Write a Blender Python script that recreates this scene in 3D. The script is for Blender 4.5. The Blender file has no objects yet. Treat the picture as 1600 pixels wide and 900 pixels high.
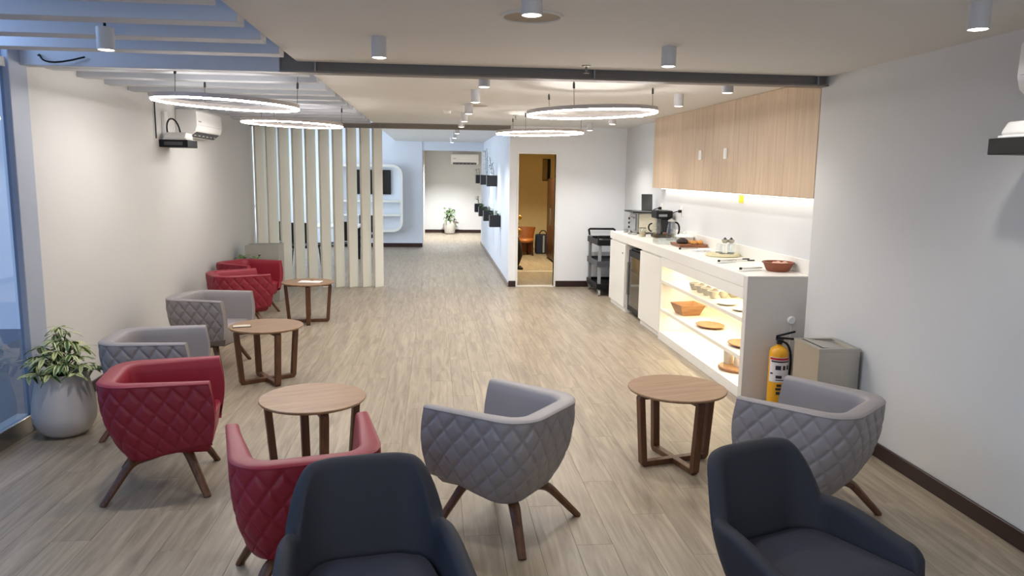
import bpy, bmesh, math, random
from mathutils import Vector, Matrix
random.seed(7)
PI = math.pi
sc = bpy.context.scene
COL = sc.collection

# ------------------------------------------------------------------ camera
CAM_H = 1.8
def cam_axes(f=1190., vx=680., vy=270., roll=0.014):
    d = Vector(((vx-800)/f, -(vy-450)/f, 1.0)).normalized()
    p2 = Vector(((vx+1000-800)/f, -(vy+1000*roll-450)/f, 1.0))
    up = p2.cross(d).normalized()
    if up.y < 0: up = -up
    right = d.cross(up)
    if right.x < 0: right = -right
    right.normalize()
    return right, d, up
_R, _D, _U = cam_axes()
cd = bpy.data.cameras.new('camera'); cam = bpy.data.objects.new('camera', cd); COL.objects.link(cam)
cd.sensor_width = 36; cd.lens = 1190*36/1600.; cd.clip_start = .05; cd.clip_end = 200
cx = Vector((_R.x, _D.x, _U.x)); cy = Vector((_R.y, _D.y, _U.y)); fw = Vector((_R.z, _D.z, _U.z))
mw = Matrix.Identity(4)
for i in range(3):
    mw[i][0] = cx[i]; mw[i][1] = cy[i]; mw[i][2] = -fw[i]
mw[2][3] = CAM_H
cam.matrix_world = mw
sc.camera = cam

# ------------------------------------------------------------------ world and exposure
sc.view_settings.view_transform = 'Standard'
sc.view_settings.look = 'None'
sc.view_settings.gamma = 1.0
sc.view_settings.use_curve_mapping = False
sc.view_settings.exposure = 0.33
wd = bpy.data.worlds.new('world'); sc.world = wd; wd.use_nodes = True
bg = wd.node_tree.nodes['Background']
bg.inputs['Color'].default_value = (.60, .73, 1.0, 1); bg.inputs['Strength'].default_value = .62
try:
    sc.cycles.max_bounces = 10; sc.cycles.diffuse_bounces = 5; sc.cycles.glossy_bounces = 4
    sc.cycles.transparent_max_bounces = 12; sc.cycles.transmission_bounces = 6
    sc.cycles.sample_clamp_indirect = 6.0; sc.cycles.use_denoising = True
    sc.cycles.caustics_reflective = False; sc.cycles.caustics_refractive = False
except Exception:
    pass

SPOT_W = 34.0          # each ceiling cylinder lamp
RING_E = 60.0           # emission of the ring lamps
CH = 2.54              # ceiling height
YBACK = -2.6

# daylight entering the rear left bay through an assumed side window
def area_light(name, loc, rot, sx, sy, watts, col):
    l = bpy.data.lights.new(name, 'AREA'); l.shape = 'RECTANGLE'; l.size = sx; l.size_y = sy
    l.energy = watts; l.color = col
    o = bpy.data.objects.new(name, l); COL.objects.link(o); o.location = loc; o.rotation_euler = rot
    return o
area_light('assumed_bay_window_light', (-4.05, 15.6, 1.6), (0, -PI/2, 0), 2.4, 5.0, 200, (.76, .86, 1.0))  # bay window is unseen and assumed; area light stands for its daylight
area_light('glass_wall_daylight', (-2.98, 1.6, 1.75), (0, -PI/2, 0), 2.6, 6.2, 12, (.70, .82, 1.0))
area_light('assumed_rear_window_fill', (.2, YBACK+.03, 1.55), (PI/2, 0, 0), 5.0, 1.7, 46, (.95, .97, 1.0))  # unseen rear window is assumed; area light added as fill from behind
area_light('assumed_clerestory_fill', (-2.86, 1.6, 2.76), (0, -PI/2, 0), .42, 7.2, 95, (.68, .80, 1.0))  # unseen clerestory is assumed; area light added to turn the louvers bluish

# ------------------------------------------------------------------ materials
def lin(h):
    h = h.lstrip('#'); o = []
    for i in (0, 2, 4):
        c = int(h[i:i+2], 16)/255.
        o.append(c/12.92 if c <= .04045 else ((c+.055)/1.055)**2.4)
    return (o[0], o[1], o[2], 1)
MATS = {}
def mat(name, color, rough=.5, metal=0, noise=0, nscale=8, bump=0, bscale=60, **kw):
    if name in MATS: return MATS[name]
    m = bpy.data.materials.new(name); m.use_nodes = True; nt = m.node_tree; b = nt.nodes['Principled BSDF']
    c = lin(color) if isinstance(color, str) else tuple(color)+((1,) if len(color) == 3 else ())
    b.inputs['Base Color'].default_value = c
    b.inputs['Roughness'].default_value = rough; b.inputs['Metallic'].default_value = metal
    for k, v in kw.items():
        b.inputs[k].default_value = v
    if noise or bump:
        tc = nt.nodes.new('ShaderNodeTexCoord')
    if noise:
        n = nt.nodes.new('ShaderNodeTexNoise'); n.inputs['Scale'].default_value = nscale; n.inputs['Detail'].default_value = 4
        nt.links.new(tc.outputs['Object'], n.inputs['Vector'])
        mx = nt.nodes.new('ShaderNodeMix'); mx.data_type = 'RGBA'
        mx.inputs['A'].default_value = tuple(x*(1-noise) for x in c[:3])+(1,)
        mx.inputs['B'].default_value = tuple(min(1, x*(1+noise)) for x in c[:3])+(1,)
        nt.links.new(n.outputs['Fac'], mx.inputs['Factor']); nt.links.new(mx.outputs['Result'], b.inputs['Base Color'])
    if bump:
        n2 = nt.nodes.new('ShaderNodeTexNoise'); n2.inputs['Scale'].default_value = bscale; n2.inputs['Detail'].default_value = 3
        nt.links.new(tc.outputs['Object'], n2.inputs['Vector'])
        bp = nt.nodes.new('ShaderNodeBump'); bp.inputs['Strength'].default_value = bump; bp.inputs['Distance'].default_value = .002
        nt.links.new(n2.outputs['Fac'], bp.inputs['Height']); nt.links.new(bp.outputs['Normal'], b.inputs['Normal'])
    MATS[name] = m
    return m
def emit(name, color, strength):
    if name in MATS: return MATS[name]
    m = bpy.data.materials.new(name); m.use_nodes = True; b = m.node_tree.nodes['Principled BSDF']
    c = lin(color)
    b.inputs['Base Color'].default_value = c; b.inputs['Emission Color'].default_value = c; b.inputs['Emission Strength'].default_value = strength
    MATS[name] = m; return m
def wood(name, ca, cb, axis='Y', rough=.45, scale=1.0, rand=0.0, bump=.05, spec=.5):
    """grain stretched along an axis of the object; each object gets its own cut of the log"""
    if name in MATS: return MATS[name]
    m = bpy.data.materials.new(name); m.use_nodes = True; nt = m.node_tree; b = nt.nodes['Principled BSDF']
    L = nt.links.new; N = nt.nodes.new
    tc = N('ShaderNodeTexCoord'); oi = N('ShaderNodeObjectInfo')
    at = N('ShaderNodeAttribute'); at.attribute_name = 'tone'
    ad0 = N('ShaderNodeMath'); ad0.operation = 'ADD'; L(oi.outputs['Random'], ad0.inputs[0]); L(at.outputs['Fac'], ad0.inputs[1])
    fr = N('ShaderNodeMath'); fr.operation = 'FRACT'; L(ad0.outputs[0], fr.inputs[0])
    sh = N('ShaderNodeVectorMath'); sh.operation = 'SCALE'; sh.inputs[0].default_value = (13.1, 37.7, 5.3); L(fr.outputs[0], sh.inputs['Scale'])
    add = N('ShaderNodeVectorMath'); L(tc.outputs['Object'], add.inputs[0]); L(sh.outputs[0], add.inputs[1])
    mp = N('ShaderNodeMapping'); s = {'X': (1, 14, 14), 'Y': (14, 1, 14), 'Z': (14, 14, 1)}[axis]
    mp.inputs['Scale'].default_value = tuple(v*scale for v in s); L(add.outputs[0], mp.inputs['Vector'])
    n = N('ShaderNodeTexNoise'); n.inputs['Scale'].default_value = 1.6; n.inputs['Detail'].default_value = 6; n.inputs['Roughness'].default_value = .62; n.inputs['Distortion'].default_value = .9
    L(mp.outputs[0], n.inputs['Vector'])
    r = N('ShaderNodeValToRGB'); r.color_ramp.elements[0].position = .3; r.color_ramp.elements[1].position = .72
    r.color_ramp.elements[0].color = lin(ca); r.color_ramp.elements[1].color = lin(cb); L(n.outputs['Fac'], r.inputs['Fac'])
    out = r.outputs['Color']
    if rand:
        mr = N('ShaderNodeMapRange'); mr.inputs['To Min'].default_value = 1-rand; mr.inputs['To Max'].default_value = 1+rand*.6; L(fr.outputs[0], mr.inputs['Value'])
        vm = N('ShaderNodeVectorMath'); vm.operation = 'SCALE'; L(out, vm.inputs[0]); L(mr.outputs[0], vm.inputs['Scale']); out = vm.outputs[0]
    L(out, b.inputs['Base Color']); b.inputs['Roughness'].default_value = rough; b.inputs['Specular IOR Level'].default_value = spec
    bp = N('ShaderNodeBump'); bp.inputs['Strength'].default_value = bump; bp.inputs['Distance'].default_value = .002
    L(n.outputs['Fac'], bp.inputs['Height']); L(bp.outputs['Normal'], b.inputs['Normal'])
    MATS[name] = m; return m
def glass(name, tint, gloss=.12, rough=.02):
    if name in MATS: return MATS[name]
    m = bpy.data.materials.new(name); m.use_nodes = True; nt = m.node_tree; nt.nodes.clear()
    o = nt.nodes.new('ShaderNodeOutputMaterial'); t = nt.nodes.new('ShaderNodeBsdfTransparent'); g = nt.nodes.new('ShaderNodeBsdfGlossy'); mx = nt.nodes.new('ShaderNodeMixShader')
    fr = nt.nodes.new('ShaderNodeFresnel'); fr.inputs['IOR'].default_value = 1.45
    ad = nt.nodes.new('ShaderNodeMath'); ad.inputs[1].default_value = gloss
    t.inputs['Color'].default_value = tint+(1,); g.inputs['Roughness'].default_value = rough
    ge = nt.nodes.new('ShaderNodeNewGeometry'); fb = nt.nodes.new('ShaderNodeMath'); fb.operation = 'SUBTRACT'; fb.inputs[0].default_value = 1.0
    ml = nt.nodes.new('ShaderNodeMath'); ml.operation = 'MULTIPLY'; nt.links.new(ge.outputs['Backfacing'], fb.inputs[1])
    nt.links.new(fr.outputs[0], ad.inputs[0]); nt.links.new(ad.outputs[0], ml.inputs[0]); nt.links.new(fb.outputs[0], ml.inputs[1]); nt.links.new(ml.outputs[0], mx.inputs['Fac'])
    nt.links.new(t.outputs[0], mx.inputs[1]); nt.links.new(g.outputs[0], mx.inputs[2]); nt.links.new(mx.outputs[0], o.inputs['Surface'])
    MATS[name] = m; return m

WALL = mat('wall_paint', '#cdcdcb', .75, noise=.02, nscale=3, bump=.06, bscale=180)
WALLW = mat('wall_paint_door', '#edeff2', .75, noise=.02, nscale=3, bump=.06, bscale=180)
SPLASH = mat('splash_paint', '#d4d6d7', .7, noise=.02, nscale=3)
BLUEW = mat('blue_wall_paint', '#dce1ea', .75, noise=.02, nscale=3)
WARMW = mat('storeroom_paint', '#d8c69c', .8, noise=.03)
CEIL = mat('ceiling_paint', '#dddcd9', .85, noise=.02, nscale=2)
SLATM = mat('louver_paint', '#c2c6cd', .7, noise=.04, nscale=4)
PLEN = mat('plenum_daylight_tint', '#7a889e', .85, noise=.08)  # bluish daylight above the louvers is put into this colour
STEEL = mat('beam_steel', '#837d79', .55, noise=.08, nscale=5)
STEELB = mat('beam_steel_rear', '#8f867c', .6, noise=.06)
BASEB = mat('baseboard_wood', '#2c1612', .4, noise=.12, nscale=20)
BASEG = mat('baseboard_grey', '#8b817a', .5, noise=.05)
WHITE = mat('white_lacquer', '#e9e7e0', .35, noise=.015)
WHITEP = mat('white_plastic', '#ecebe8', .35)
SHADEP = mat('shaded_end_panel', '#d3cfc9', .4, noise=.015)  # white panel with its shadow side greyed in the colour
BLACK = mat('black_plastic', '#08080a', .5, **{'Specular IOR Level': .3})
BLACKM = mat('black_metal', '#15151a', .35, noise=.1)
DGREY = mat('dark_grey_plastic', '#45464b', .5)
MGREY = mat('mid_grey_plastic', '#8f9296', .45)
CHROME = mat('brushed_steel', '#b9b6ae', .32, 1.0, noise=.06, nscale=30)
ALU = mat('aluminium_frame', '#a3abbc', .5, .0, noise=.05)
LAMPW = mat('lamp_housing', '#c9c9cb', .5)
FLOORM = wood('floor_plank_wood', '#7f7364', '#ab9e8a', 'Y', .38, 1.0, rand=.045, bump=.04, spec=.4)
OAK = wood('oak_veneer', '#b49b80', '#cdb699', 'Z', .5, .8, rand=.05)
TOPW = wood('table_top_walnut', '#7d5f46', '#9f8062', 'X', .42, 1.2, rand=.05)
WALNUT = wood('walnut_legs', '#452a1a', '#70492e', 'Z', .4, 1.5, rand=.1)
BOARDW = wood('board_wood', '#8f6542', '#b78d62', 'X', .5, 2.0)
TRAYW = wood('tray_wood', '#6a3d28', '#96603f', 'X', .45, 2.0)
RED = mat('red_leatherette', '#881a2e', .46, noise=.05, nscale=5, bump=.08, bscale=240)
GREY = mat('grey_leatherette', '#8d8889', .5, noise=.04, nscale=5, bump=.08, bscale=240)
NAVY = mat('navy_fabric', '#22252f', .72, noise=.08, nscale=40, bump=.15, bscale=420)
GLASSB = glass('blue_glass', (.74, .83, .93), .10, .03)
GLASSC = glass('clear_glass', (.93, .95, .95), .06, .02)
CERAM = mat('ceramic', '#d6d2c8', .3)
CLAY = mat('terracotta', '#8e4e36', .5, noise=.1, nscale=30)
LEAFD = mat('leaf_dark', '#2d4a26', .5, noise=.2, nscale=20)
LEAFM = mat('leaf_mid', '#55733f', .5, noise=.25, nscale=20)
SOIL = mat('soil', '#1d140f', .95, noise=.3, nscale=60)
STEM = mat('stem', '#4a4a2e', .7, noise=.2)
POTM = mat('concrete_glaze', '#bdbab8', .34, noise=.10, nscale=6, bump=.05, bscale=40)

# ------------------------------------------------------------------ geometry helpers
class MB:
    def __init__(s): s.v = []; s.f = []
    def add(s, vs, fs):
        o = len(s.v); s.v += [tuple(p) for p in vs]; s.f += [tuple(i+o for i in f) for f in fs]; return s
    def box(s, x0, x1, y0, y1, z0, z1):
        if x0 > x1: x0, x1 = x1, x0
        if y0 > y1: y0, y1 = y1, y0
        if z0 > z1: z0, z1 = z1, z0
        return s.add([(x0,y0,z0),(x1,y0,z0),(x1,y1,z0),(x0,y1,z0),(x0,y0,z1),(x1,y0,z1),(x1,y1,z1),(x0,y1,z1)],
                     [(3,2,1,0),(4,5,6,7),(0,1,5,4),(1,2,6,5),(2,3,7,6),(3,0,4,7)])
    def lathe(s, prof, n=32, c=(0,0,0), cap0=True, cap1=True, sx=1, sy=1):
        vs = []; fs = []
        for r, z in prof:
            for k in range(n):
                a = 2*PI*k/n; vs.append((c[0]+r*sx*math.cos(a), c[1]+r*sy*math.sin(a), c[2]+z))
        for i in range(len(prof)-1):
            for k in range(n):
                a, b = i*n+k, i*n+(k+1) % n
                fs.append((a, b, b+n, a+n))
        if cap0: fs.append(tuple(range(n-1, -1, -1)))
        if cap1: fs.append(tuple((len(prof)-1)*n+k for k in range(n)))
        return s.add(vs, fs)
    def tube(s, pts, rad, n=10, closed=False, flat=1.0, caps=True):
        pts = [Vector(p) for p in pts]; m = len(pts)
        if not hasattr(rad, '__len__'): rad = [rad]*m
        vs = []; fs = []; prevN = None
        for i, p in enumerate(pts):
            if closed: t = pts[(i+1) % m]-pts[i-1]
            else: t = pts[min(i+1, m-1)]-pts[max(i-1, 0)]
            t.normalize()
            if prevN is None:
                a = Vector((0,0,1)) if abs(t.z) < .9 else Vector((0,1,0))
                nn = t.cross(a).normalized()
            else:
                nn = (prevN - t*prevN.dot(t)).normalized()
            prevN = nn; bb = t.cross(nn)
            for k in range(n):
                a = 2*PI*k/n+PI/n
                vs.append(p+nn*(rad[i]*math.cos(a))+bb*(rad[i]*flat*math.sin(a)))
        for i in range(m if closed else m-1):
            for k in range(n):
                a, b = i*n+k, i*n+(k+1) % n; c, d = ((i+1) % m)*n+k, ((i+1) % m)*n+(k+1) % n
                fs.append((a, b, d, c))
        if caps and not closed:
            fs.append(tuple(range(n-1, -1, -1))); fs.append(tuple((m-1)*n+k for k in range(n)))
        return s.add(vs, fs)
    def prism(s, poly, axis, a, b):
        """extrude a 2d polygon; axis x: poly=(y,z); y: (x,z); z: (x,y)"""
        def P(p, t): return {'x': (t, p[0], p[1]), 'y': (p[0], t, p[1]), 'z': (p[0], p[1], t)}[axis]
        n = len(poly); vs = [P(p, a) for p in poly]+[P(p, b) for p in poly]
        fs = [tuple(range(n-1, -1, -1)), tuple(range(n, 2*n))]+[(i, (i+1) % n, n+(i+1) % n, n+i) for i in range(n)]
        return s.add(vs, fs)
    def mesh(s, name, bevel=0, seg=2, smooth=None):
        me = bpy.data.meshes.new(name); bm = bmesh.new()
        vv = [bm.verts.new(p) for p in s.v]
        for f in s.f:
            try: bm.faces.new([vv[i] for i in f])
            except ValueError: pass
        bmesh.ops.recalc_face_normals(bm, faces=bm.faces)
        if bevel:
            ed = [e for e in bm.edges if len(e.link_faces) == 2 and e.calc_face_angle(0) > .6]
            bmesh.ops.bevel(bm, geom=ed, offset=bevel, segments=seg, profile=.5, affect='EDGES', clamp_overlap=True)
        bm.to_mesh(me); bm.free()
        if smooth is not None:
            me.polygons.foreach_set('use_smooth', [True]*len(me.polygons))
            me.set_sharp_from_angle(angle=math.radians(smooth))
        return me
    def build(s, name, m, parent=None, bevel=0, seg=2, smooth=None, loc=(0,0,0), rot=(0,0,0)):
        me = s.mesh(name, bevel, seg, smooth); me.materials.append(m)
        return link(name, me, parent, loc, rot)
def link(name, me, parent=None, loc=(0,0,0), rot=(0,0,0)):
    o = bpy.data.objects.new(name, me); COL.objects.link(o)
    o.location = loc; o.rotation_euler = rot
    if parent: o.parent = parent
    return o
def tag(o, label, cat, group=None):
    o['label'] = label; o['category'] = cat
    if group: o['group'] = group
    return o
def struct(o): o['kind'] = 'structure'; return o
def thing(name, label, cat, loc=(0,0,0), rz=0, group=None):
    o = bpy.data.objects.new(name, None); COL.objects.link(o); o.empty_display_size = .1
    o.location = loc; o.rotation_euler = (0,0,rz); return tag(o, label, cat, group)
KIDS = {}
def kids(o):
    return [c for c in bpy.data.objects if c.parent == o]
def dup(root, loc, rz, label, mats=None, swap=None, group=None):
    r = root.copy(); COL.objects.link(r); r.location = loc; r.rotation_euler = (0,0,rz); r['label'] = label
    if group: r['group'] = group
    def cp(src, par):
        for ch in kids(src):
            c = ch.copy(); COL.objects.link(c); c.parent = par
            if swap and c.type == 'MESH' and c.material_slots and c.material_slots[0].material == swap[0]:
                c.material_slots[0].link = 'OBJECT'; c.material_slots[0].material = swap[1]
            cp(ch, c)
    cp(root, r)
    return r
def B(x0, x1, y0, y1, z0, z1): return MB().box(x0, x1, y0, y1, z0, z1)
def bez(p0, p1, p2, p3, n):
    o = []
    for i in range(n+1):
        t = i/n; o.append(tuple((1-t)**3*a+3*(1-t)**2*t*b+3*(1-t)*t*t*c+t**3*d for a, b, c, d in zip(p0, p1, p2, p3)))
    return o

# ================================================================== THE ROOM
XL, XR, XN = -2.77, 2.88, 3.04      # left wall, near right wall, recessed right wall
YB, YD, YF, YE = -2.6, 12.1, 18.7, 23.3
XE = -.94                            # edge of the plain ceiling
XP = 1.17                            # left face of the planter partition

# floor with laid planks
floor = struct(B(-4.4, 3.3, YB-.1, YE+.2, -.12, -.009).build('floor', BASEG))
PW, PL, GAP = .182, 1.22, .0010
pm = B(GAP/2, PW-GAP/2, GAP/2, PL-GAP/2, -.009, 0)
pme = pm.mesh('plank', bevel=.0007, seg=1); pme.materials.append(FLOORM)
rest = MB(); tones = []; n_obj = 0
ncol = 32
for c in range(ncol):
    x = XL + c*PW
    off = ((c*.37) % 1.0)*PL
    r = -1
    y = YB - off
    while y < YE:
        if y+PL > YB:
            yy0, yy1 = y, y+PL
            infr = 1.9 < yy1 and yy0 < 11.6 and abs((x+PW/2)-0.08*yy1-.05) < .75*yy1+.3
            if infr and n_obj < 298 and x > XL-.01 and x+PW < XN+.06:
                link('plank', pme, floor, (x, y, 0)); n_obj += 1
            else:
                o = len(rest.v); rest.box(x+GAP/2, x+PW-GAP/2, y+GAP/2, y+PL-GAP/2, -.009, 0); tones += [random.random()]*6
        y += PL
for c in range(9):                                   # the bay behind the slat screen, left of the hall
    x = XL-(c+1)*PW; y = 11.9+((c*.37) % 1.0)*PL
    while y < YF:
        rest.box(x+GAP/2, x+PW-GAP/2, y+GAP/2, y+PL-GAP/2, -.009, 0); tones += [random.random()]*6; y += PL
ro = rest.build('plank_field', FLOORM, floor); ro['kind'] = 'stuff'
at = ro.data.attributes.new('tone', 'FLOAT', 'FACE'); at.data.foreach_set('value', tones)

# ceilings
struct(B(XE, XR+.3, YB, 5.50, CH, 3.0).build('ceiling', CEIL))
struct(B(XE, XN+.2, 5.62, YD, CH, 3.0).build('ceiling_middle', CEIL))
struct(B(XE, XN+.2, YD+.001, YE+.1, CH, 3.0).build('ceiling_rear', CEIL))
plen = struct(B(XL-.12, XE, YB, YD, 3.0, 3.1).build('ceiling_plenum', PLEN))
struct(B(-4.1, XE, YD, YF, 3.0, 3.1).build('ceiling_bay', CEIL))
struct(B(XE, XN+.3, 5.50, 5.62, 2.62, 3.0).build('ceiling_slot', PLEN))
# ceiling louvers: boards on edge spanning the left bay
sl = B(XL, XE, -.05, .09, 2.50, 2.72).mesh('louver', bevel=.003, seg=1); sl.materials.append(SLATM)
y = .95
while y < 11.9:
    if y < 5.3 or y > 5.85: link('louver_slat', sl, plen, (0, y, 0))
    y += .5
# steel beams
def beam(name, yc, x0, x1, zb, ht, m, stiff):
    r = struct(MB().prism([(yc-.06, zb), (yc+.06, zb), (yc+.06, zb+.012), (yc+.012, zb+.012), (yc+.012, zb+ht-.012), (yc+.06, zb+ht-.012), (yc+.06, zb+ht),
                    (yc-.06, zb+ht), (yc-.06, zb+ht-.012), (yc-.012, zb+ht-.012), (yc-.012, zb+.012), (yc-.06, zb+.012)], 'x', x0, x1).build(name, m))
    for x in stiff:
        B(x-.006, x+.006, yc-.056, yc-.0125, zb+.0125, zb+ht-.0125).build('stiffener_plate', MGREY, r)
    return r
beam('trim_1', 5.56, -1.06, XR+.1, 2.468, .15, STEEL, [-.82, 1.13, 2.80])
struct(B(XL, -1.061, 5.52, 5.62, 2.47, 2.76).build('trim_7', SLATM, bevel=.003, seg=1))
beam('trim_2', 12.04, XL, XP, 2.462, .078, STEELB, [-.84])

# walls
struct(B(XL-.12, XL, 5.74, YD+.05, 0, 3.0).build('wall_left', WALL))
struct(B(XR, XR+.3, YB, 5.60, 0, CH).build('wall_right', WALL))
struct(B(XN, XN+.14, 5.60, YD+.1, 0, CH).build('wall_counter', SPLASH))
struct(MB().prism([(XP, 0), (1.315, 0), (1.315, 2.115), (1.905, 2.115), (1.905, 0), (XN, 0), (XN, CH), (XP, CH)], 'y', YD, YD+.1).build('wall_door', WALLW))
struct(B(XP, XP+.1, YD+.1, 19.6, 0, CH).build('wall_partition', BLUEW))
struct(B(-4.3, -.31, YF, YF+.12, 0, 3.0).build('wall_hall', BLUEW))
struct(B(-.31, XP, YF+.02, YF+.14, 2.33, CH).build('trim_3', BLUEW))
struct(B(-.9, 2.2, YE, YE+.1, 0, CH).build('wall_far', WALL))
struct(B(-.43, -.31, YF+.12, YE, 0, CH).build('wall_passage', WALL))
struct(B(2.1, 2.2, 19.6, YE, 0, CH).build('wall_alcove', WALL))
struct(B(1.27, 2.2, 19.5, 19.6, 0, CH).build('wall_alcove_front', WALL))
struct(B(XL-.2, XR+.3, YB-.1, YB, 0, 3.0).build('wall_back', WALL))
w3 = struct(B(-2.35, 2.75, YB+.001, YB+.012, .65, 2.45).build('assumed_window_3', GLASSC))  # assumed window on the unseen back wall, goes with the added fill
for xx in (-2.35, -1.08, .2, 1.48, 2.75): B(xx-.03, xx+.03, YB+.0005, YB+.028, .62, 2.48).build('mullion', WHITE, w3)
# storeroom behind the door
struct(B(1.27, 3.1, 17.6, 17.7, 0, CH).build('wall_storeroom_back', WARMW))
struct(B(2.95, 3.05, YD+.1, 17.6, 0, CH).build('wall_storeroom_right', WARMW))
struct(B(1.271, 1.29, YD+.1, 17.6, 0, CH).build('wall_storeroom_left', WARMW))
struct(B(1.30, 2.94, 14.0, 14.06, 0.0005, .006).build('trim_4', WHITEP))
# door frame
d = struct(MB().prism([(1.285, 0), (1.315, 0), (1.315, 2.115), (1.905, 2.115), (1.905, 0), (1.935, 0), (1.935, 2.145), (1.285, 2.145)], 'y', YD-.012, YD+.112).build('door_1', WHITE, bevel=.002, seg=1))
B(1.315, 1.905, YD-.02, YD+.11, .0005, .012).build('threshold', WHITE, d)

# baseboards
def bb(name, x0, x1, y0, y1, m=BASEB, h=.095): struct(B(x0, x1, y0, y1, .0005, h).build(name, m, bevel=.003, seg=1))
bb('baseboard_right', XR-.018, XR, YB, 5.60)
bb('baseboard_left', XL, XL+.018, 5.76, YD-.1)
bb('baseboard_door_left', XP, 1.285, YD-.018, YD)
bb('baseboard_door_right', 1.936, XN, YD-.018, YD)
bb('baseboard_partition', XP-.016, XP, YD-.016, 19.6, BASEG, .07)
bb('baseboard_hall', -4.2, -.31, YF-.018, YF)
bb('baseboard_far', -.31, 2.1, YE-.018, YE)

# left glass wall with aluminium post
post = struct(MB().prism([(XL-.03, 5.37), (XL+.03, 5.37), (XL+.03, 5.60), (XL-.03, 5.60)], 'z', 0, 3.0).build('trim_5', ALU, bevel=.004, seg=1))
struct(B(XL-.10, XL+.012, 5.601, 5.739, 0, 3.0).build('trim_6', WALL))
w1 = struct(B(XL-.02, XL-.008, YB, 5.37, .12, 2.44).build('window_1', GLASSB))
B(XL-.10, XL+.012, YB, 5.37, .0005, .12).build('bottom_rail', CHROME, w1, bevel=.003, seg=1)
B(XL-.10, XL+.012, YB, 5.37, 2.44, 2.50).build('top_rail', WALL, w1)
B(XL-.02, XL-.008, YB, 5.37, 2.50, 3.0).build('assumed_clerestory_pane', GLASSB, w1)  # assumed upper pane out of view, added for bluish light on the louvers
for yy in (-.6, 1.4, 3.4): B(XL-.022, XL-.006, yy-.006, yy+.006, .12, 2.44).build('glass_joint', BLACK, w1)
B(XL-.0065, XL+.02, 4.84, 5.02, .90, .93).build('door_lock', BLACK, w1, bevel=.004)
struct(B(XL-8, XL-.11, YB-1, 9, -.14, -.02).build('floor_outside', mat('outside_paving', '#8f98a4', .7, noise=.1)))
# the bay behind the screen is given an assumed window along its left side
w2 = struct(B(-3.99, -3.975, YD+.1, YF, .1, 2.9).build('assumed_window_2', GLASSC))
for yy in (13.2, 14.6, 16.0, 17.4): B(-4.01, -3.95, yy-.03, yy+.03, .1, 2.9).build('mullion', WHITE, w2)
B(-4.02, -3.94, YD+.1, YF, 0, .1).build('bottom_rail', WHITE, w2); B(-4.02, -3.94, YD+.1, YF, 1.0, 1.06).build('transom', WHITE, w2)
struct(B(-4.1, XL-.12, YD, YD+.1, 0, 3.0).build('wall_bay', WALL))

# vertical slat screen
scr = thing('slat_screen', 'tall white vertical plank screen standing across the left side before the television room', 'screen', (0, YD, 0))
me = B(-.083, .083, -.026, .026, 0, 2.461).mesh('screen_plank', bevel=.004); me.materials.append(mat('screen_lacquer', '#e3e1d6', .45, noise=.02))
for x in (-2.66, -2.49, -2.305, -2.104, -1.908, -1.702, -1.498, -1.289, -1.083, -.893):
    link('screen_plank', me, scr, (x, 0, 0), (0, 0, math.radians(42)))
B(-2.74, -.80, .05, .075, 2.47, 2.535).build('top_rail', WHITE, scr)

# ================================================================== CEILING LAMPS
LENS = emit('lamp_lens', '#fff6e8', 9.0)
hous = MB().lathe([(.0, .11), (.043, .11), (.043, 0), (.040, -.001), (.037, .004), (.037, .02), (0, .02)], 28, cap0=False, cap1=False).mesh('housing', smooth=35); hous.materials.append(LAMPW)
lens = MB().lathe([(.0365, .004), (.03, .001), (0, 0)], 24, cap0=False, cap1=False).mesh('lens', smooth=60); lens.materials.append(LENS)
def downlight(x, y, label, zb=2.43, w=SPOT_W, col=(1.0, .95, .88), stem=0, size=130):
    t = thing('ceiling_spotlight', label, 'ceiling lamp', (x, y, zb), 0, 'cylinder ceiling lamps')
    link('housing', hous, t); link('lens', lens, t, (0, 0, -.003))
    if stem: MB().tube([(0, 0, .1), (0, 0, .1+stem)], .007, 8).build('stem', BLACK, t)
    l = bpy.data.lights.new('spot', 'SPOT'); l.energy = w; l.spot_size = math.radians(size); l.spot_blend = .75; l.shadow_soft_size = .035; l.color = col
    lo = bpy.data.objects.new('spot_beam', l); COL.objects.link(lo); lo.location = (0, 0, -.02); lo.parent = t
    return t
downlight(-1.67, 4.21, 'white cylinder lamp hanging on a black stem from the left louvers', zb=2.397, stem=.5)
downlight(-.31, 4.44, 'white cylinder ceiling lamp just right of the louvers, in front of the dark beam')
downlight(.386, 3.16, 'white cylinder ceiling lamp in front of the round speaker grille, cut by the top edge')
downlight(1.35, 4.46, 'white cylinder ceiling lamp above the right coffee table, in front of the dark beam')
downlight(2.28, 3.13, 'white cylinder ceiling lamp nearest the right wall, at the upper right corner', w=SPOT_W*.5)
names = ['first in the middle row behind the dark beam, its top hidden', 'second in the middle row behind the dark beam', 'third in the middle row behind the dark beam', 'fourth in the middle row behind the dark beam', 'fifth in the middle row, before the rear beam']
for (yy, n) in zip((5.76, 7.01, 8.37, 9.62, 10.75), names):
    downlight(.36, yy, 'white cylinder ceiling lamp, '+n, w=SPOT_W*(1.0 if yy < 8 else 1.7), col=(1.0, .95, .88) if yy < 8 else (1, .98, .95))
names = ['half hidden behind the dark beam above the oak cabinets', 'second of the row by the oak cabinets', 'third of the row by the oak cabinets, behind the ring lamp', 'fourth of the row by the oak cabinets', 'last of the row by the oak cabinets, before the door wall']
for (yy, n) in zip((5.74, 6.92, 8.25, 9.55, 10.96), names):
    downlight(2.205, yy, 'white cylinder ceiling lamp, '+n, w=SPOT_W*(.5 if yy < 8 else .8 if yy < 10 else 2.0), col=(1, .97, .93))
names = ['first beyond the rear beam in the passage', 'second beyond the rear beam in the passage', 'third beyond the rear beam in the passage', 'last in the passage, before the far wall air conditioner']
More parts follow.
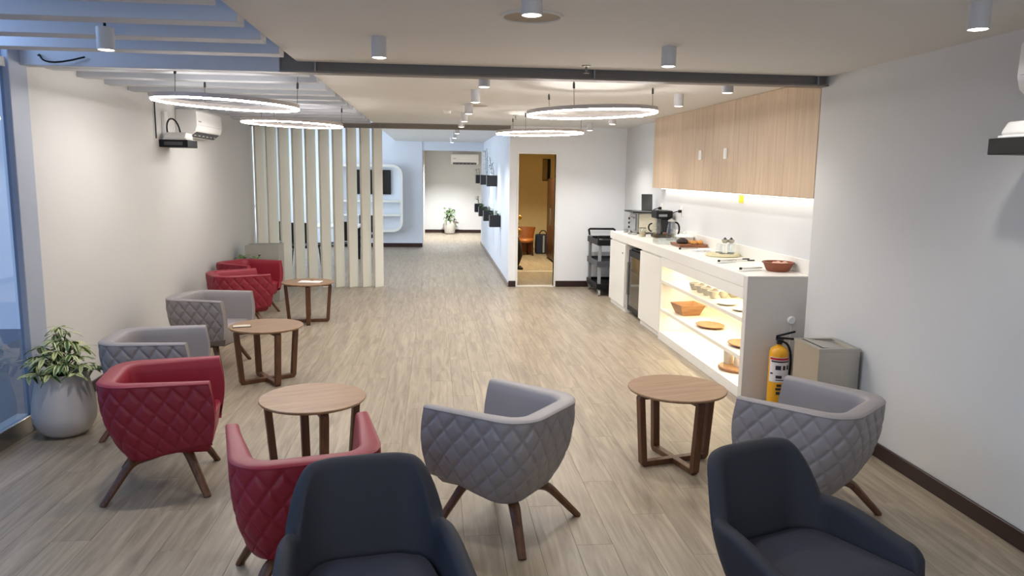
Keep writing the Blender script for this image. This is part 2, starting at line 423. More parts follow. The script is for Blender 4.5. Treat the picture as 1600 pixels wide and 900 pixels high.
for (yy, n) in zip((12.5, 14.2, 16.2, 21.5), names):
    downlight(.35, yy, 'white cylinder ceiling lamp, '+n, w=SPOT_W*(2.2 if yy < 20 else 15), col=(.97, .98, 1.0))
downlight(-2.12, 6.75, 'assumed white cylinder lamp up between the louvers, washing the left wall', zb=2.58, w=SPOT_W*.2, size=120)  # unseen lamp, assumed from the pool of light on the left wall
downlight(-2.12, 9.25, 'assumed white cylinder lamp up between the louvers beside the left air conditioner', zb=2.58, w=SPOT_W*.25, size=120)  # second unseen lamp, assumed for the farther pool on that wall
downlight(2.1, 15.2, 'assumed cylinder lamp on the storeroom ceiling behind the door', w=330, col=(1.0, .84, .56))  # unseen; lamp assumed as the source of the warm light in here
downlight(-.3, .9, 'assumed cylinder ceiling lamp over the navy armchairs', w=SPOT_W*.55)  # lamp out of view, assumed and added for light on the near chairs
downlight(1.5, .9, 'assumed cylinder ceiling lamp over the camera side of the right wall', w=SPOT_W*.25)  # another assumed lamp out of view, added for light at the near end

RINGM = emit('ring_diffuser', '#fff8f3', RING_E)
RINGB = mat('ring_body', '#bdb6b2', .5)
WIRE = mat('wire', '#4a4744', .4, .6)
def ring(x, y, z, r, tilt, label):
    t = thing('ring_lamp', label, 'pendant lamp', (x, y, z), 0, 'ring pendant lamps'); t.rotation_euler = (0, tilt, 0)
    n = 96
    MB().lathe([(r-.015, .003), (r-.015, .034), (r+.015, .034), (r+.015, .003), (r-.015, .003)], n, cap0=False, cap1=False).build('ring_body', RINGB, t, smooth=30)
    MB().lathe([(r-.0145, .0028), (r-.012, -.008), (r+.012, -.008), (r+.0145, .0028)], n, cap0=False, cap1=False).build('diffuser', RINGM, t, smooth=40)
    for k in range(3):
        a = PI*.02+k*2*PI/3
        px, py = r*math.cos(a), r*math.sin(a)
        wo = MB().tube([(px, py, .035), (px, py, (CH if x > 0 else 2.995)-z-.012-abs(tilt)*r)], .0022, 6).build('suspension_wire', WIRE, t)
        MB().lathe([(.009, 0), (.009, .035), (.004, .05)], 10, (px, py, CH-z-.064-abs(tilt)*r)).build('wire_grip', WIRE, wo)
    return t
ring(-1.60, 6.22, 2.30, .525, .040, 'near left glowing ring pendant lamp under the louvers')
ring(-1.56, 8.76, 2.305, .525, .028, 'far left glowing ring pendant lamp in front of the plank screen')
ring(1.29, 6.35, 2.30, .525, -.035, 'near right glowing ring pendant lamp in front of the oak cabinets')
ring(1.29, 9.53, 2.30, .525, -.020, 'far right glowing ring pendant lamp above the storeroom door')

# ceiling fittings
def disc(name, x, y, r, label, cat, m):
    t = thing(name, label, cat, (x, y, CH))
    MB().lathe([(r, 0), (r, -.006), (r-.012, -.010), (r-.016, -.006), (r-.016, 0)], 48, cap0=False, cap1=False).build('rim', m, t, smooth=40)
    MB().lathe([(r-.016, -.003), (0, -.0035)], 48, cap0=False, cap1=False).build('grille', mat('grille', '#b3a793', .8, bump=.5, bscale=900), t)
disc('speaker_grille', .456, 3.73, .15, 'large round beige ceiling speaker grille behind the nearest lamp', 'speaker', CEIL)
disc('speaker_grille', .44, 8.54, .15, 'round ceiling speaker grille along the middle lamp row', 'speaker', CEIL)
def sprinkler(x, y, label):
    t = thing('sprinkler', label, 'sprinkler', (x, y, CH))
    MB().lathe([(.035, 0), (.03, -.008), (.01, -.010)], 20).build('escutcheon', CHROME, t, smooth=40)
    MB().lathe([(.008, -.010), (.008, -.035), (.004, -.05)], 12).build('nozzle', STEEL, t)
    MB().lathe([(.02, -.05), (.02, -.053)], 16).build('deflector', STEEL, t)
sprinkler(1.03, 5.30, 'small metal sprinkler head in front of the dark beam')
sprinkler(1.02, 9.87, 'small metal sprinkler head above the far right ring lamp')
t = thing('smoke_detector', 'small square white detector on the ceiling left of the middle lamp row', 'detector', (.145, 9.3, CH))
B(-.06, .06, -.06, .06, -.012, 0).build('base', WHITEP, t, bevel=.004); MB().lathe([(.045, -.012), (.04, -.04), (.02, -.045)], 24).build('sensor', WHITEP, t, smooth=40)

# ================================================================== ARMCHAIRS
def fillet_path(Q, radii, n):
    pts = []
    for i, q in enumerate(Q):
        q = Vector(q)
        if i == 0 or i == len(Q)-1 or radii[i] == 0: pts.append(q); continue
        a = (Vector(Q[i-1])-q).normalized(); b = (Vector(Q[i+1])-q).normalized()
        ang = a.angle(b); tl = radii[i]/math.tan(ang/2)
        c = q+(a+b).normalized()*(radii[i]/math.sin(ang/2))
        s, e = q+a*tl-c, q+b*tl-c
        th0 = math.atan2(s.y, s.x); th1 = math.atan2(e.y, e.x)
        dlt = (th1-th0+PI) % (2*PI)-PI
        for k in range(17): th = th0+dlt*k/16; pts.append(c+Vector((math.cos(th), math.sin(th)))*radii[i])
    L = [0]
    for i in range(1, len(pts)): L.append(L[-1]+(pts[i]-pts[i-1]).length)
    out = []; j = 0
    for k in range(n+1):
        s = L[-1]*k/n
        while j < len(L)-2 and L[j+1] < s: j += 1
        t = (s-L[j])/max(1e-9, L[j+1]-L[j]); out.append(pts[j].lerp(pts[j+1], min(1, max(0, t))))
    nor = []
    for k in range(n+1):
        t = (out[min(k+1, n)]-out[max(k-1, 0)]).normalized(); nor.append(Vector((t.y, -t.x)))
    # make normals point outward
    if nor[n//2].y > 0: nor = [-v for v in nor]
    for _ in range(3):
        nor = [nor[0]]+[(nor[i-1]+nor[i]*2+nor[i+1]).normalized() for i in range(1, n)]+[nor[-1]]
    return out, nor, L[-1]
def grid_faces(nu, nv):
    return [(i*nv+j, (i+1)*nv+j, (i+1)*nv+j+1, i*nv+j+1) for i in range(nu-1) for j in range(nv-1)]

def tub_chair(label, m, loc, rz, group):
    t = thing('tub_armchair', label, 'armchair', loc, rz, group)
    ZB, ZT = .225, .650
    n = 264
    Q = [(.320, .285), (.300, -.30), (-.300, -.30), (-.320, .285)]; RR = [0, .17, .17, 0]
    def sm(a, b, x): q = max(0, min(1, (x-a)/(b-a))); return q*q*(3-2*q)
    def warp(p, u, z):                                  # u 0..1 along the plan; the hull narrows downwards, most at the back
        fwt = sm(.14, .5, abs(u-.5)); zb = ZB+.085*fwt
        q = (1-max(0, min(1, (z-zb)/(ZT-zb))))**2.5
        kx = 1-(.20-.10*fwt)*q; ky = 1-.20*q
        bow = .022*fwt*math.sin(PI*min(1, max(0, (z-zb)/(ZT-zb))))
        return (p.x*kx, .285+(p.y-.285)*ky+bow, z)
    def zbot(u): return ZB+.085*sm(.14, .5, abs(u-.5))
    out, nor, per = fillet_path(Q, RR, n)
    def quilt(i, z, zb):
        u = (i/n-.5)*per; v = z-ZB
        a = u/.105+v/.135+.5; b = u/.105-v/.135+.5
        q = min(abs((a % 1)-.5), abs((b % 1)-.5))         # 0 at the seam
        edge = min(1, (ZT-z)/.02, (z-zb+.02)/.03, (i+.6)/6, (n-i+.6)/6)
        return (-.011+.013*(1-math.exp(-q*11)))*max(0, edge)
    nv = 58; vs = []
    for i in range(n+1):
        u = i/n; zb = zbot(u)
        b2 = warp(out[i]-nor[i]*.05, u, zb); vs.append((b2[0], b2[1], zb-.026))
        b1 = warp(out[i]-nor[i]*.012, u, zb); vs.append((b1[0], b1[1], zb-.016))
        for j in range(nv):
            z = zb+(ZT-zb)*j/(nv-1); vs.append(warp(out[i]+nor[i]*quilt(i, z, zb), u, z))
    sh = MB().add(vs, grid_faces(n+1, nv+2))
    sh.build('quilted_shell', m, t, smooth=70)
    # smooth lining: rim and inner wall, one section per plan point
    N2 = 88; o2, n2, _ = fillet_path(Q, RR, N2)
    def place2(i, off, z):
        u = i/N2; th = 1.55-.60*sm(.18, .5, abs(u-.5))
        return warp(o2[i]+n2[i]*(off*th if off < 0 else off), u, z)
    sec = [(0, .648), (.002, .654), (-.003, .660), (-.010, .664), (-.046, .662), (-.056, .657), (-.062, .645), (-.066, .60), (-.070, .52), (-.073, .44), (-.075, .37)]
    vs = [place2(i, o, z) for i in range(N2+1) for o, z in sec]
    li = MB().add(vs, grid_faces(N2+1, len(sec)))
    for i in (0, N2):                                   # upholstered ends of the arms
        zb = zbot(0)
        ring_ = [place2(i, o, z) for o, z in sec]+[place2(i, -.07, zb), place2(i, -.002, zb)]+[place2(i, -.001, zb+(ZT-zb)*q) for q in (.2, .4, .6, .8)]
        li.add(ring_, [tuple(range(len(ring_)))])
    li.build('inner_shell', m, t, smooth=50)
    # seat cushion
    pts = [place2(i, -.070, .42) for i in range(0, N2+1, 2)]
    pts[0] = (pts[0][0], .288, 0); pts[-1] = (pts[-1][0], .288, 0)
    cxy = (0, .02); mbs = MB(); nn = len(pts); vs = []; fs = []
    for (s, z) in [(.70, .228), (.86, .236), (.93, .262), (.985, .36), (1.0, .385), (.975, .402), (.93, .41), (.6, .42), (.25, .424)]:
        for p in pts: vs.append((cxy[0]+(p[0]-cxy[0])*s, cxy[1]+(p[1]-cxy[1])*s, z))
    for r in range(8):
        for k in range(nn):
            a, b = r*nn+k, r*nn+(k+1) % nn; fs.append((a, b, b+nn, a+nn))
    fs.append(tuple(range(nn-1, -1, -1))); fs.append(tuple(8*nn+k for k in range(nn)))
    mbs.add(vs, fs).build('seat_cushion', m, t, smooth=60)
    # crossed bentwood legs
    for sx, yy in ((1, .25), (-1, .25), (1, -.28), (-1, -.28)):
        fx, fy = .285*sx, yy
        kx, ky = .165*sx, yy*.57
        zk = .245 if yy > 0 else .185
        path = [(0.012*sx, yy*.04, .185), (kx*.45, ky*.45, (.185+zk)/2)]+bez((kx*.70, ky*.70, zk+.004), (kx*.96, ky*.96, zk+.006), (kx*1.02, ky*1.02, zk*.95), (kx+(fx-kx)*.30, ky+(fy-ky)*.30, zk*.68), 7)+[(kx+(fx-kx)*.65, ky+(fy-ky)*.65, zk*.34), (fx, fy, .0005)]
        rr = [.024, .026, .027, .028, .029, .029, .029, .028, .027, .026, .024, .021]
        MB().tube(path, rr[:len(path)], 8, flat=.82).build('leg', WALNUT, t, smooth=50)
    return t
TG = 'quilted tub armchairs'
def face(deg): return math.radians(deg-90)
proto = tub_chair('red quilted tub armchair in the left foreground, beside the potted plant', RED, (-1.555, 4.40, 0), face(10), TG)
def tub(label, m, x, y, deg): return dup(proto, (x, y, 0), face(deg), label, swap=(RED, m), group=TG)
tub('red quilted tub armchair seen from behind, right behind the navy armchair', RED, -.565, 3.225, 104)
tub('grey quilted tub armchair alone in the centre foreground, facing away left', GREY, .362, 3.735, 142)
tub('grey quilted tub armchair by the right wall in front of the steel bin', GREY, 1.995, 3.71, 131)
tub('grey quilted tub armchair directly behind the foreground red armchair, along the left wall', GREY, -1.95, 5.40, 4)
tub('pale grey quilted tub armchair by the left wall, facing the middle coffee table', GREY, -2.08, 7.14, -12)
tub('red quilted tub armchair behind the pale grey one, facing the farthest coffee table', RED, -2.215, 8.74, 28)
tub('farthest red quilted tub armchair, in front of the grey box bin', RED, -2.36, 9.80, -28)

def navy_chair(label, loc, rz):
    t = thing('navy_armchair', label, 'armchair', loc, rz, 'navy armchairs')
    N = 120
    out, nor, per = fillet_path([(.333, .255), (.280, -.27), (-.280, -.27), (-.333, .255)], [0, .19, .19, 0], N)
    ZB = .29
    def sm(a, b, x): q = max(0, min(1, (x-a)/(b-a))); return q*q*(3-2*q)
    def top(i):
        s = min(i, N-i)/N
        h = .555+.055*sm(0, .24, s)
        tip = max(0, 1-s/.045)
        h -= .075*(1-math.sqrt(max(0, 1-tip*tip)))
        qq = max(0, min(1, (s-.292)/.085)); h += .185*(1-(1-qq)**2.6)
        h += .012*math.sin(PI*sm(.3, .5, s)/2)
        return h
    def place(i, off, z):
        s = min(i, N-i)/N
        p = out[i]+nor[i]*off; tt = max(0, (z-ZB)/.33)
        k = 1-.26*(1-min(1, tt))**1.6; yc = .20
        hi = max(0, z-.60)
        x = p.x*k*(1-.22*hi*sm(.2, .34, s)); y = yc+(p.y-yc)*k-.28*hi*sm(.2, .36, s)
        return (x, y, z)
    R = .030; nr = 22; vs = []
    for i in range(N+1):
        h = top(i)-R
        for j in range(9): vs.append(place(i, 0, ZB+(h-ZB)*j/8))
        for j in range(1, 8):
            a = PI*j/8; vs.append(place(i, -R+R*math.cos(a), h+R*math.sin(a)))
        for j in range(7): vs.append(place(i, -2*R-.006*j/6, h+(.40-h)*j/6))
    nv = 23
    mb = MB().add(vs, grid_faces(N+1, nv))
    for i in (0, N):
        mb.add([vs[i*nv+j] for j in range(nv)]+[place(i, -.05, ZB)], [tuple(range(nv+1))])
    mb.build('shell', NAVY, t, smooth=70)
    pts = [place(i, -2*R-.004, .44) for i in range(0, N+1, 2)]
    pts[0] = (pts[0][0], .272, 0); pts[-1] = (pts[-1][0], .272, 0)
    vs = []; fs = []; nn = len(pts)
    rings = [(.70, .262), (.88, .268), (.95, .29), (.985, .42), (1.0, .462), (.985, .484), (.94, .498), (.6, .510), (.25, .514)]
    for (s, z) in rings:
        for p in pts: vs.append((p[0]*s, .03+(p[1]-.03)*s, z))
    for r in range(8):
        for k in range(nn):
            a, b = r*nn+k, r*nn+(k+1) % nn; fs.append((a, b, b+nn, a+nn))
    fs.append(tuple(range(nn-1, -1, -1))); fs.append(tuple(8*nn+k for k in range(nn)))
    MB().add(vs, fs).build('seat_cushion', mat('navy_seat_fabric', '#2d303f', .75, noise=.08, nscale=40, bump=.15, bscale=420), t, smooth=60)
    for sx in (1, -1):
        for yy in (.22, -.24):
            MB().tube([(.17*sx, yy*.75, .268), (.24*sx, yy, .14), (.285*sx, yy*1.18, .0005)], [.024, .020, .014], 10).build('leg', WALNUT, t, smooth=50)
    return t
nv1 = navy_chair('navy fabric armchair at the bottom left of centre, in front of the red one', (-.205, 2.33, 0), face(-80))
dup(nv1, (1.287, 2.395, 0), face(-69), 'navy fabric armchair at the bottom right, in front of the grey one')

# ================================================================== COFFEE TABLES
def coffee_table(label, loc, rz):
    t = thing('coffee_table', label, 'coffee table', loc, rz, 'round coffee tables')
    MB().lathe([(.285, .468), (.300, .474), (.306, .481), (.306, .487), (.303, .490)], 64).build('table_top', TOPW, t, smooth=30)
    for k in range(4):
        a = k*PI/2; ca, sa = math.cos(a), math.sin(a)
        def rot(p): return (p[0]*ca-p[1]*sa, p[0]*sa+p[1]*ca, p[2])
        w = .024; b0, b1, t0, t1 = .205, .245, .238, .278
        vs = [rot(p) for p in [(b0, -w, .028), (b1-.018, -w, .0005), (b1, -w, .022), (t1, -w, .445), (t1-.012, -w, .4675), (t0-.01, -w, .4675), (t0, -w, .44),
                               (b0, w, .028), (b1-.018, w, .0005), (b1, w, .022), (t1, w, .445), (t1-.012, w, .4675), (t0-.01, w, .4675), (t0, w, .44)]]
        nn = 7; fs = [tuple(range(nn)), tuple(range(2*nn-1, nn-1, -1))]+[(i, (i+1) % nn, nn+(i+1) % nn, nn+i) for i in range(nn)]
        MB().add(vs, fs).build('leg', WALNUT, t, bevel=.004)
    B(-.226, .226, -.0235, .0235, .0008, .036).build('cross_rail', WALNUT, t, bevel=.004)
    B(-.0235, .0235, -.226, .226, .0006, .0355).build('cross_rail', WALNUT, t, bevel=.004)
    B(-.235, .235, -.0235, .0235, .435, .4675).build('top_rail', WALNUT, t, bevel=.004)
    B(-.0235, .0235, -.235, .235, .4355, .467).build('top_rail', WALNUT, t, bevel=.004)
    return t
ct = coffee_table('round coffee table on the right, in front of the lit shelf unit', (1.51, 4.51, 0), math.radians(15))
dup(ct, (-.715, 4.42, 0), math.radians(22), 'round coffee table between the two foreground red armchairs')
dup(ct, (-1.44, 6.58, 0), math.radians(32), 'round coffee table in front of the pale grey armchair, with a card on its edge')
dup(ct, (-1.52, 9.23, 0), math.radians(8), 'farthest round coffee table, with a white booklet, before the plank screen')
t = thing('booklet', 'white open booklet on the farthest coffee table', 'booklet', (-1.485, 9.20, .4905), math.radians(-8))
B(-.13, 0, -.08, .08, 0, .006).build('page_block', WHITEP, t, bevel=.001, seg=1); B(0.001, .13, -.08, .08, 0, .006).build('page_block', WHITEP, t, bevel=.001, seg=1); B(-.02, .02, .06, .10, .007, .012).build('pen', TRAYW, t)
t = thing('menu_card', 'small dark-edged card on the rim of the middle coffee table', 'card', (-1.63, 6.52, .4905), math.radians(15))
B(-.075, .075, -.045, .045, 0, .006).build('card_back', DGREY, t, bevel=.001, seg=1); B(-.070, .070, -.04, .04, .0062, .0075).build('card_face', mat('card_paper', '#c9bda8', .7), t)

# ================================================================== PLANTS
def leaf_mesh(name, L, W, m, curl=.25):
    vs = []; fs = []; n = 6
    for i in range(n+1):
        q = i/n; w = W*.5*math.sin(PI*min(1, q*.92+.06))**.8; z = -curl*L*q*q
        vs += [(-w, L*q, z+.12*w), (0, L*q, z-.0), (w, L*q, z+.12*w)]
    for i in range(n):
        a = i*3; fs += [(a, a+1, a+4, a+3), (a+1, a+2, a+5, a+4)]
    me = MB().add(vs, fs).mesh(name, smooth=80); me.materials.append(m); return me
def varieg():
    m = bpy.data.materials.new('variegated_leaf'); m.use_nodes = True; nt = m.node_tree; b = nt.nodes['Principled BSDF']; L = nt.links.new
    tc = nt.nodes.new('ShaderNodeTexCoord'); sp = nt.nodes.new('ShaderNodeSeparateXYZ'); L(tc.outputs['Object'], sp.inputs[0])
    ab = nt.nodes.new('ShaderNodeMath'); ab.operation = 'ABSOLUTE'; L(sp.outputs['X'], ab.inputs[0])
    nz = nt.nodes.new('ShaderNodeTexNoise'); nz.inputs['Scale'].default_value = 40; L(tc.outputs['Object'], nz.inputs['Vector'])
    oi = nt.nodes.new('ShaderNodeObjectInfo')
    m2 = nt.nodes.new('ShaderNodeMath'); m2.operation = 'MULTIPLY_ADD'; m2.inputs[1].default_value = .012; m2.inputs[2].default_value = -.006; L(nz.outputs['Fac'], m2.inputs[0])
    m4 = nt.nodes.new('ShaderNodeMath'); m4.operation = 'MULTIPLY_ADD'; m4.inputs[1].default_value = .010; L(oi.outputs['Random'], m4.inputs[0]); L(m2.outputs[0], m4.inputs[2])
    m3 = nt.nodes.new('ShaderNodeMath'); L(ab.outputs[0], m3.inputs[0]); L(m4.outputs[0], m3.inputs[1])
    r = nt.nodes.new('ShaderNodeValToRGB'); r.color_ramp.elements[0].position = .009; r.color_ramp.elements[1].position = .013
    r.color_ramp.elements[0].color = lin('#34552a'); r.color_ramp.elements[1].color = lin('#c9cf92'); L(m3.outputs[0], r.inputs['Fac'])
    L(r.outputs['Color'], b.inputs['Base Color']); b.inputs['Roughness'].default_value = .4
    return m
VAR = varieg()
LEAFV = leaf_mesh('leaf', .115, .034, VAR, .35)
LEAFT = leaf_mesh('leaf', .085, .030, LEAFM, .3)
LEAFS = leaf_mesh('leaf', .10, .016, LEAFD, .3)
def put_leaf(me, parent, p, az, pitch, s, nm='leaf'):
    o = link(nm, me, parent, p); o.rotation_euler = (pitch, random.uniform(-.3, .3), az); o.scale = (s, s, s); return o
def joined_leaves(me, parent, items, name='foliage'):
    mb = MB(); src_v = [v.co.copy() for v in me.vertices]; src_f = [tuple(p.vertices) for p in me.polygons]
    for p, az, pitch, s in items:
        M = Matrix.Translation(p) @ Matrix.Rotation(az, 4, 'Z') @ Matrix.Rotation(pitch, 4, 'X') @ Matrix.Scale(s, 4)
        mb.add([M @ v for v in src_v], src_f)
    o = mb.build(name, me.materials[0], parent, smooth=80); o['kind'] = 'stuff'; return o
def egg_pot(r, h, t, m):
    MB().lathe([(r*.40, .0005), (r*.62, .008), (r*.82, h*.10), (r*.965, h*.24), (r, h*.36), (r*.965, h*.55), (r*.86, h*.80), (r*.775, h*.985), (r*.76, h), (r*.72, h), (r*.705, h*.98), (r*.71, h*.90)], 48, cap1=False).build('pot', m, t, smooth=40)
    MB().lathe([(r*.735, h*.875), (r*.4, h*.89), (0, h*.9)], 32, cap0=False, cap1=False).build('soil', SOIL, t, smooth=60)
t = thing('potted_schefflera', 'variegated leafy plant in a big grey egg-shaped pot by the left glass wall', 'plant', (-2.515, 5.29, 0))
egg_pot(.198, .435, t, POTM)
nw = 0
for k, (hx, hy, hz) in enumerate([(0, 0, .74), (-.05, .04, .68), (.06, -.03, .66), (-.13, .0, .60), (.13, .03, .60), (.02, -.10, .60), (-.04, .10, .60), (-.17, -.03, .52), (.16, -.06, .50),
                                  (.06, .13, .55), (-.09, -.12, .52), (.08, -.12, .52), (.0, -.16, .46), (-.14, .09, .47), (.18, .08, .45), (.14, -.12, .45), (-.16, -.1, .45), (.21, .0, .47),
    (.03, .03, .70), (-.09, -.05, .62), (.09, .0, .64), (.0, -.07, .66), (-.10, .05, .56), (.10, -.07, .57), (-.04, -.13, .57), (.05, -.15, .52), (-.13, -.07, .55), (.0, -.05, .56), (.13, -.02, .54), (-.06, -.02, .54), (.05, .05, .6), (-.07, -.16, .46)]):
    MB().tube(bez((hx*.15, hy*.15, .38), (hx*.2, hy*.2, .5), (hx*.7, hy*.7, hz-.03), (hx, hy, hz), 5), .004, 6).build('stem', STEM, t)
    m_ = 8 if k < 18 else 7
    for q in range(m_):
        put_leaf(LEAFV, t, (hx, hy, hz), 2*PI*q/m_+k, random.uniform(-.45, .4), random.uniform(.7, 1.0))
t = thing('potted_plant', 'small green plant in a tall pale pot against the far white wall', 'plant', (.43, 22.85, 0))
MB().lathe([(.11, .0005), (.15, .03), (.175, .2), (.16, .38), (.15, .40), (.135, .40), (.135, .36)], 32, cap1=False).build('pot', mat('pale_pot', '#b9b5ab', .5, noise=.05), t, smooth=40)
MB().lathe([(.14, .355), (0, .365)], 24, cap0=False, cap1=False).build('soil', SOIL, t)
MB().tube([(0, 0, .35), (.01, 0, .7)], .01, 6).build('stem', STEM, t)
joined_leaves(LEAFT, t, [(Vector((random.gauss(0, .08), random.gauss(0, .08), random.uniform(.42, .80))), random.uniform(0, 6.28), random.uniform(-.7, .5), random.uniform(1.2, 1.9)) for _ in range(90)])
t = thing('potted_plant', 'low leafy plant behind the farthest red armchair', 'plant', (-2.50, 10.44, 0))
egg_pot(.15, .36, t, POTM)
MB().tube([(0, 0, .3), (.0, 0, .55)], .008, 6).build('stem', STEM, t)
joined_leaves(LEAFT, t, [(Vector((random.uniform(-.16, .18), random.gauss(0, .09), random.uniform(.44, .70))), random.uniform(0, 6.28), random.uniform(-.6, .4), random.uniform(1.1, 1.6)) for _ in range(80)])

# black box planters on the partition
def planter(y, zb, w, h, label, tall):
    t = thing('wall_planter', label, 'planter', (XP-.105, y, zb), 0, 'black box planters on the partition')
    mb = MB(); hw = .095; hl = .11
    mb.add([(-hw, -hl, 0), (hw, -hl, 0), (hw, hl, 0), (-hw, hl, 0), (-hw, -hl, h), (hw, -hl, h), (hw, hl, h), (-hw, hl, h),
            (-hw+.01, -hl+.01, h), (hw-.01, -hl+.01, h), (hw-.01, hl-.01, h), (-hw+.01, hl-.01, h), (-hw+.01, -hl+.01, h-.04), (hw-.01, -hl+.01, h-.04), (hw-.01, hl-.01, h-.04), (-hw+.01, hl-.01, h-.04)],
           [(3, 2, 1, 0), (0, 1, 5, 4), (1, 2, 6, 5), (2, 3, 7, 6), (3, 0, 4, 7), (4, 5, 9, 8), (5, 6, 10, 9), (6, 7, 11, 10), (7, 4, 8, 11), (8, 9, 13, 12), (9, 10, 14, 13), (10, 11, 15, 14), (11, 8, 12, 15), (12, 13, 14, 15)])
    mb.build('planter_box', BLACKM, t); B(-hw+.012, hw-.012, -hl+.012, hl-.012, h-.039, h-.02).build('soil', SOIL, t)
    items = []
    for st in range(2 if tall else 3):
        sx, sy = random.uniform(-.06, .06), random.uniform(-.07, .07); H = tall*random.uniform(.6, 1) if tall else .09
        lx = random.uniform(-.05, .02)
        MB().tube([(sx, sy, h-.03), (sx+lx*.3, sy, h+H*.5), (sx+lx, sy, h+H)], .005, 6).build('stem', STEM, t)
        for q in range(14 if tall else 10):
            u = q/13.; items.append((Vector((sx+lx*u, sy, h-.01+H*u)), random.uniform(0, 6.28), random.uniform(-.1, .7), random.uniform(.7, 1.3)))
    joined_leaves(LEAFS if tall else LEAFT, t, items)
lo_l = ['nearest black box planter of the lower row on the partition', 'second black box planter of the lower row on the partition', 'third black box planter of the lower row on the partition', 'farthest black box planter of the lower row on the partition']
for y, l in zip((13.75, 15.5, 17.2, 19.0), lo_l): planter(y, .85, .2, .205, l, 0 if y < 18 else .2)
up_l = ['nearest black box planter of the upper row on the partition', 'middle black box planter of the upper row with a tall stalk', 'farthest black box planter of the upper row on the partition']
for y, l, tl in zip((14.6, 16.6, 18.6), up_l, (.36, .62, .22)): planter(y, 1.56, .2, .205, l, tl)

# ================================================================== SERVING COUNTER
CF, CBK = 2.48, XN-.002
def box_unit(name, label, y0, y1, hinge):
    t = thing(name, label, 'cabinet', (CF, y0, 0), 0, 'white base cabinets')
    L = y1-y0
    B(.022, CBK-CF, .002, L-.002, .09, .918).build('body', WHITE, t)
    B(.03, CBK-CF, .004, L-.004, .0005, .09).build('plinth', WHITE, t)
    B(0, .0215, .004, L-.004, .07, .90).build('door', WHITE, t, bevel=.002, seg=1)
    return t
c1 = box_unit('base_cabinet', 'white base cabinet at the far end of the counter, left of the fridge', 9.76, 10.62, 1)
MB().lathe([(.011, 0), (.011, .006)], 14).build('lock', BLACKM, c1, loc=(-.001, .12, .78), rot=(0, -PI/2, 0))
c2 = box_unit('base_cabinet', 'white base cabinet between the fridge and the lit shelf unit', 8.16, 9.02, 0)
# worktop with fascia
wt = thing('worktop', 'long white counter worktop carrying the coffee things', 'countertop', (CF, 5.78, .92))
B(-.001, CBK-CF, .0965, 4.86, 0, .10).build('slab', WHITE, wt, bevel=.002)
B(-.001, CBK-CF, .018, .0962, .0885, .10).build('end_sheet', WHITE, wt, bevel=.002)
B(CBK-CF-.022, CBK-CF, .02, 4.86, .1005, .215).build('upstand', WHITE, wt, bevel=.002)
# lit shelf unit
su = thing('shelf_unit', 'open white shelf unit glowing warm under the near end of the counter', 'shelves', (CF, 5.80, 0))
SL = 8.155-5.80; DP = CBK-CF
SHI = mat('shelf_lacquer', '#efe9da', .45)
B(.0, DP, 0, .075, .0005, 1.008).build('end_panel', SHADEP, su, bevel=.002)
B(.0, DP, SL-.04, SL, .0005, .919).build('side_panel', WHITE, su, bevel=.002)
B(DP-.02, DP-.001, .076, SL-.041, .0005, .919).build('back_panel', SHI, su)
B(0, .03, .0755, SL-.0405, .822, .919).build('top_rail', WHITE, su, bevel=.002)
B(.0, DP-.021, .0755, SL-.0405, .0005, .092).build('plinth', WHITE, su, bevel=.002)
for z in (.315, .632): B(.004, DP-.021, .0755, SL-.0405, z, z+.036).build('shelf', SHI, su, bevel=.002)
LEDW = emit('warm_led', '#ffdf9f', 6.0); LEDC = emit('cool_led', '#fff8ea', 3.0)
for z in (.812, .62, .303):
    s_ = B(DP-.07, DP-.05, .1, SL-.07, z, z+.008).build('light_strip', LEDW, su)
    l = bpy.data.lights.new('shelf_glow', 'AREA'); l.shape = 'RECTANGLE'; l.size = .05; l.size_y = SL-.2; l.energy = 4.6; l.color = (1, .86, .62)
    lo = bpy.data.objects.new('shelf_glow', l); COL.objects.link(lo); lo.parent = su; lo.location = (.22, SL/2, z-.005)
# beverage fridge
fr = thing('beverage_fridge', 'black glass-door beverage fridge set between the white cabinets', 'fridge', (CF+.05, 9.03, .0005))
FW = .72
B(.035, .46, 0, FW, .03, .86).build('body', BLACKM, fr, bevel=.006)
dr = MB()
dr.prism([(.005, .05), (FW-.005, .05), (FW-.005, .84), (.005, .84)], 'x', 0, .034)
dd = dr.build('door', BLACK, fr, bevel=.004)
B(-.004, -.0005, .07, FW-.07, .12, .76).build('glass_pane', mat('fridge_glass', '#2a3038', .06, 0, **{'Specular IOR Level': .9}), dd)
B(-.003, -.0005, .09, FW-.2, .45, .74).build('display', emit('fridge_panel', '#3d6da8', .35), dd) if False else None
B(-.03, -.001, FW-.05, FW-.03, .25, .68).build('handle', CHROME, dd, bevel=.004)
for yy in (.06, FW-.06):
    MB().lathe([(.02, 0), (.018, .03)], 14, (.1, yy, 0)).build('foot', BLACK, fr)
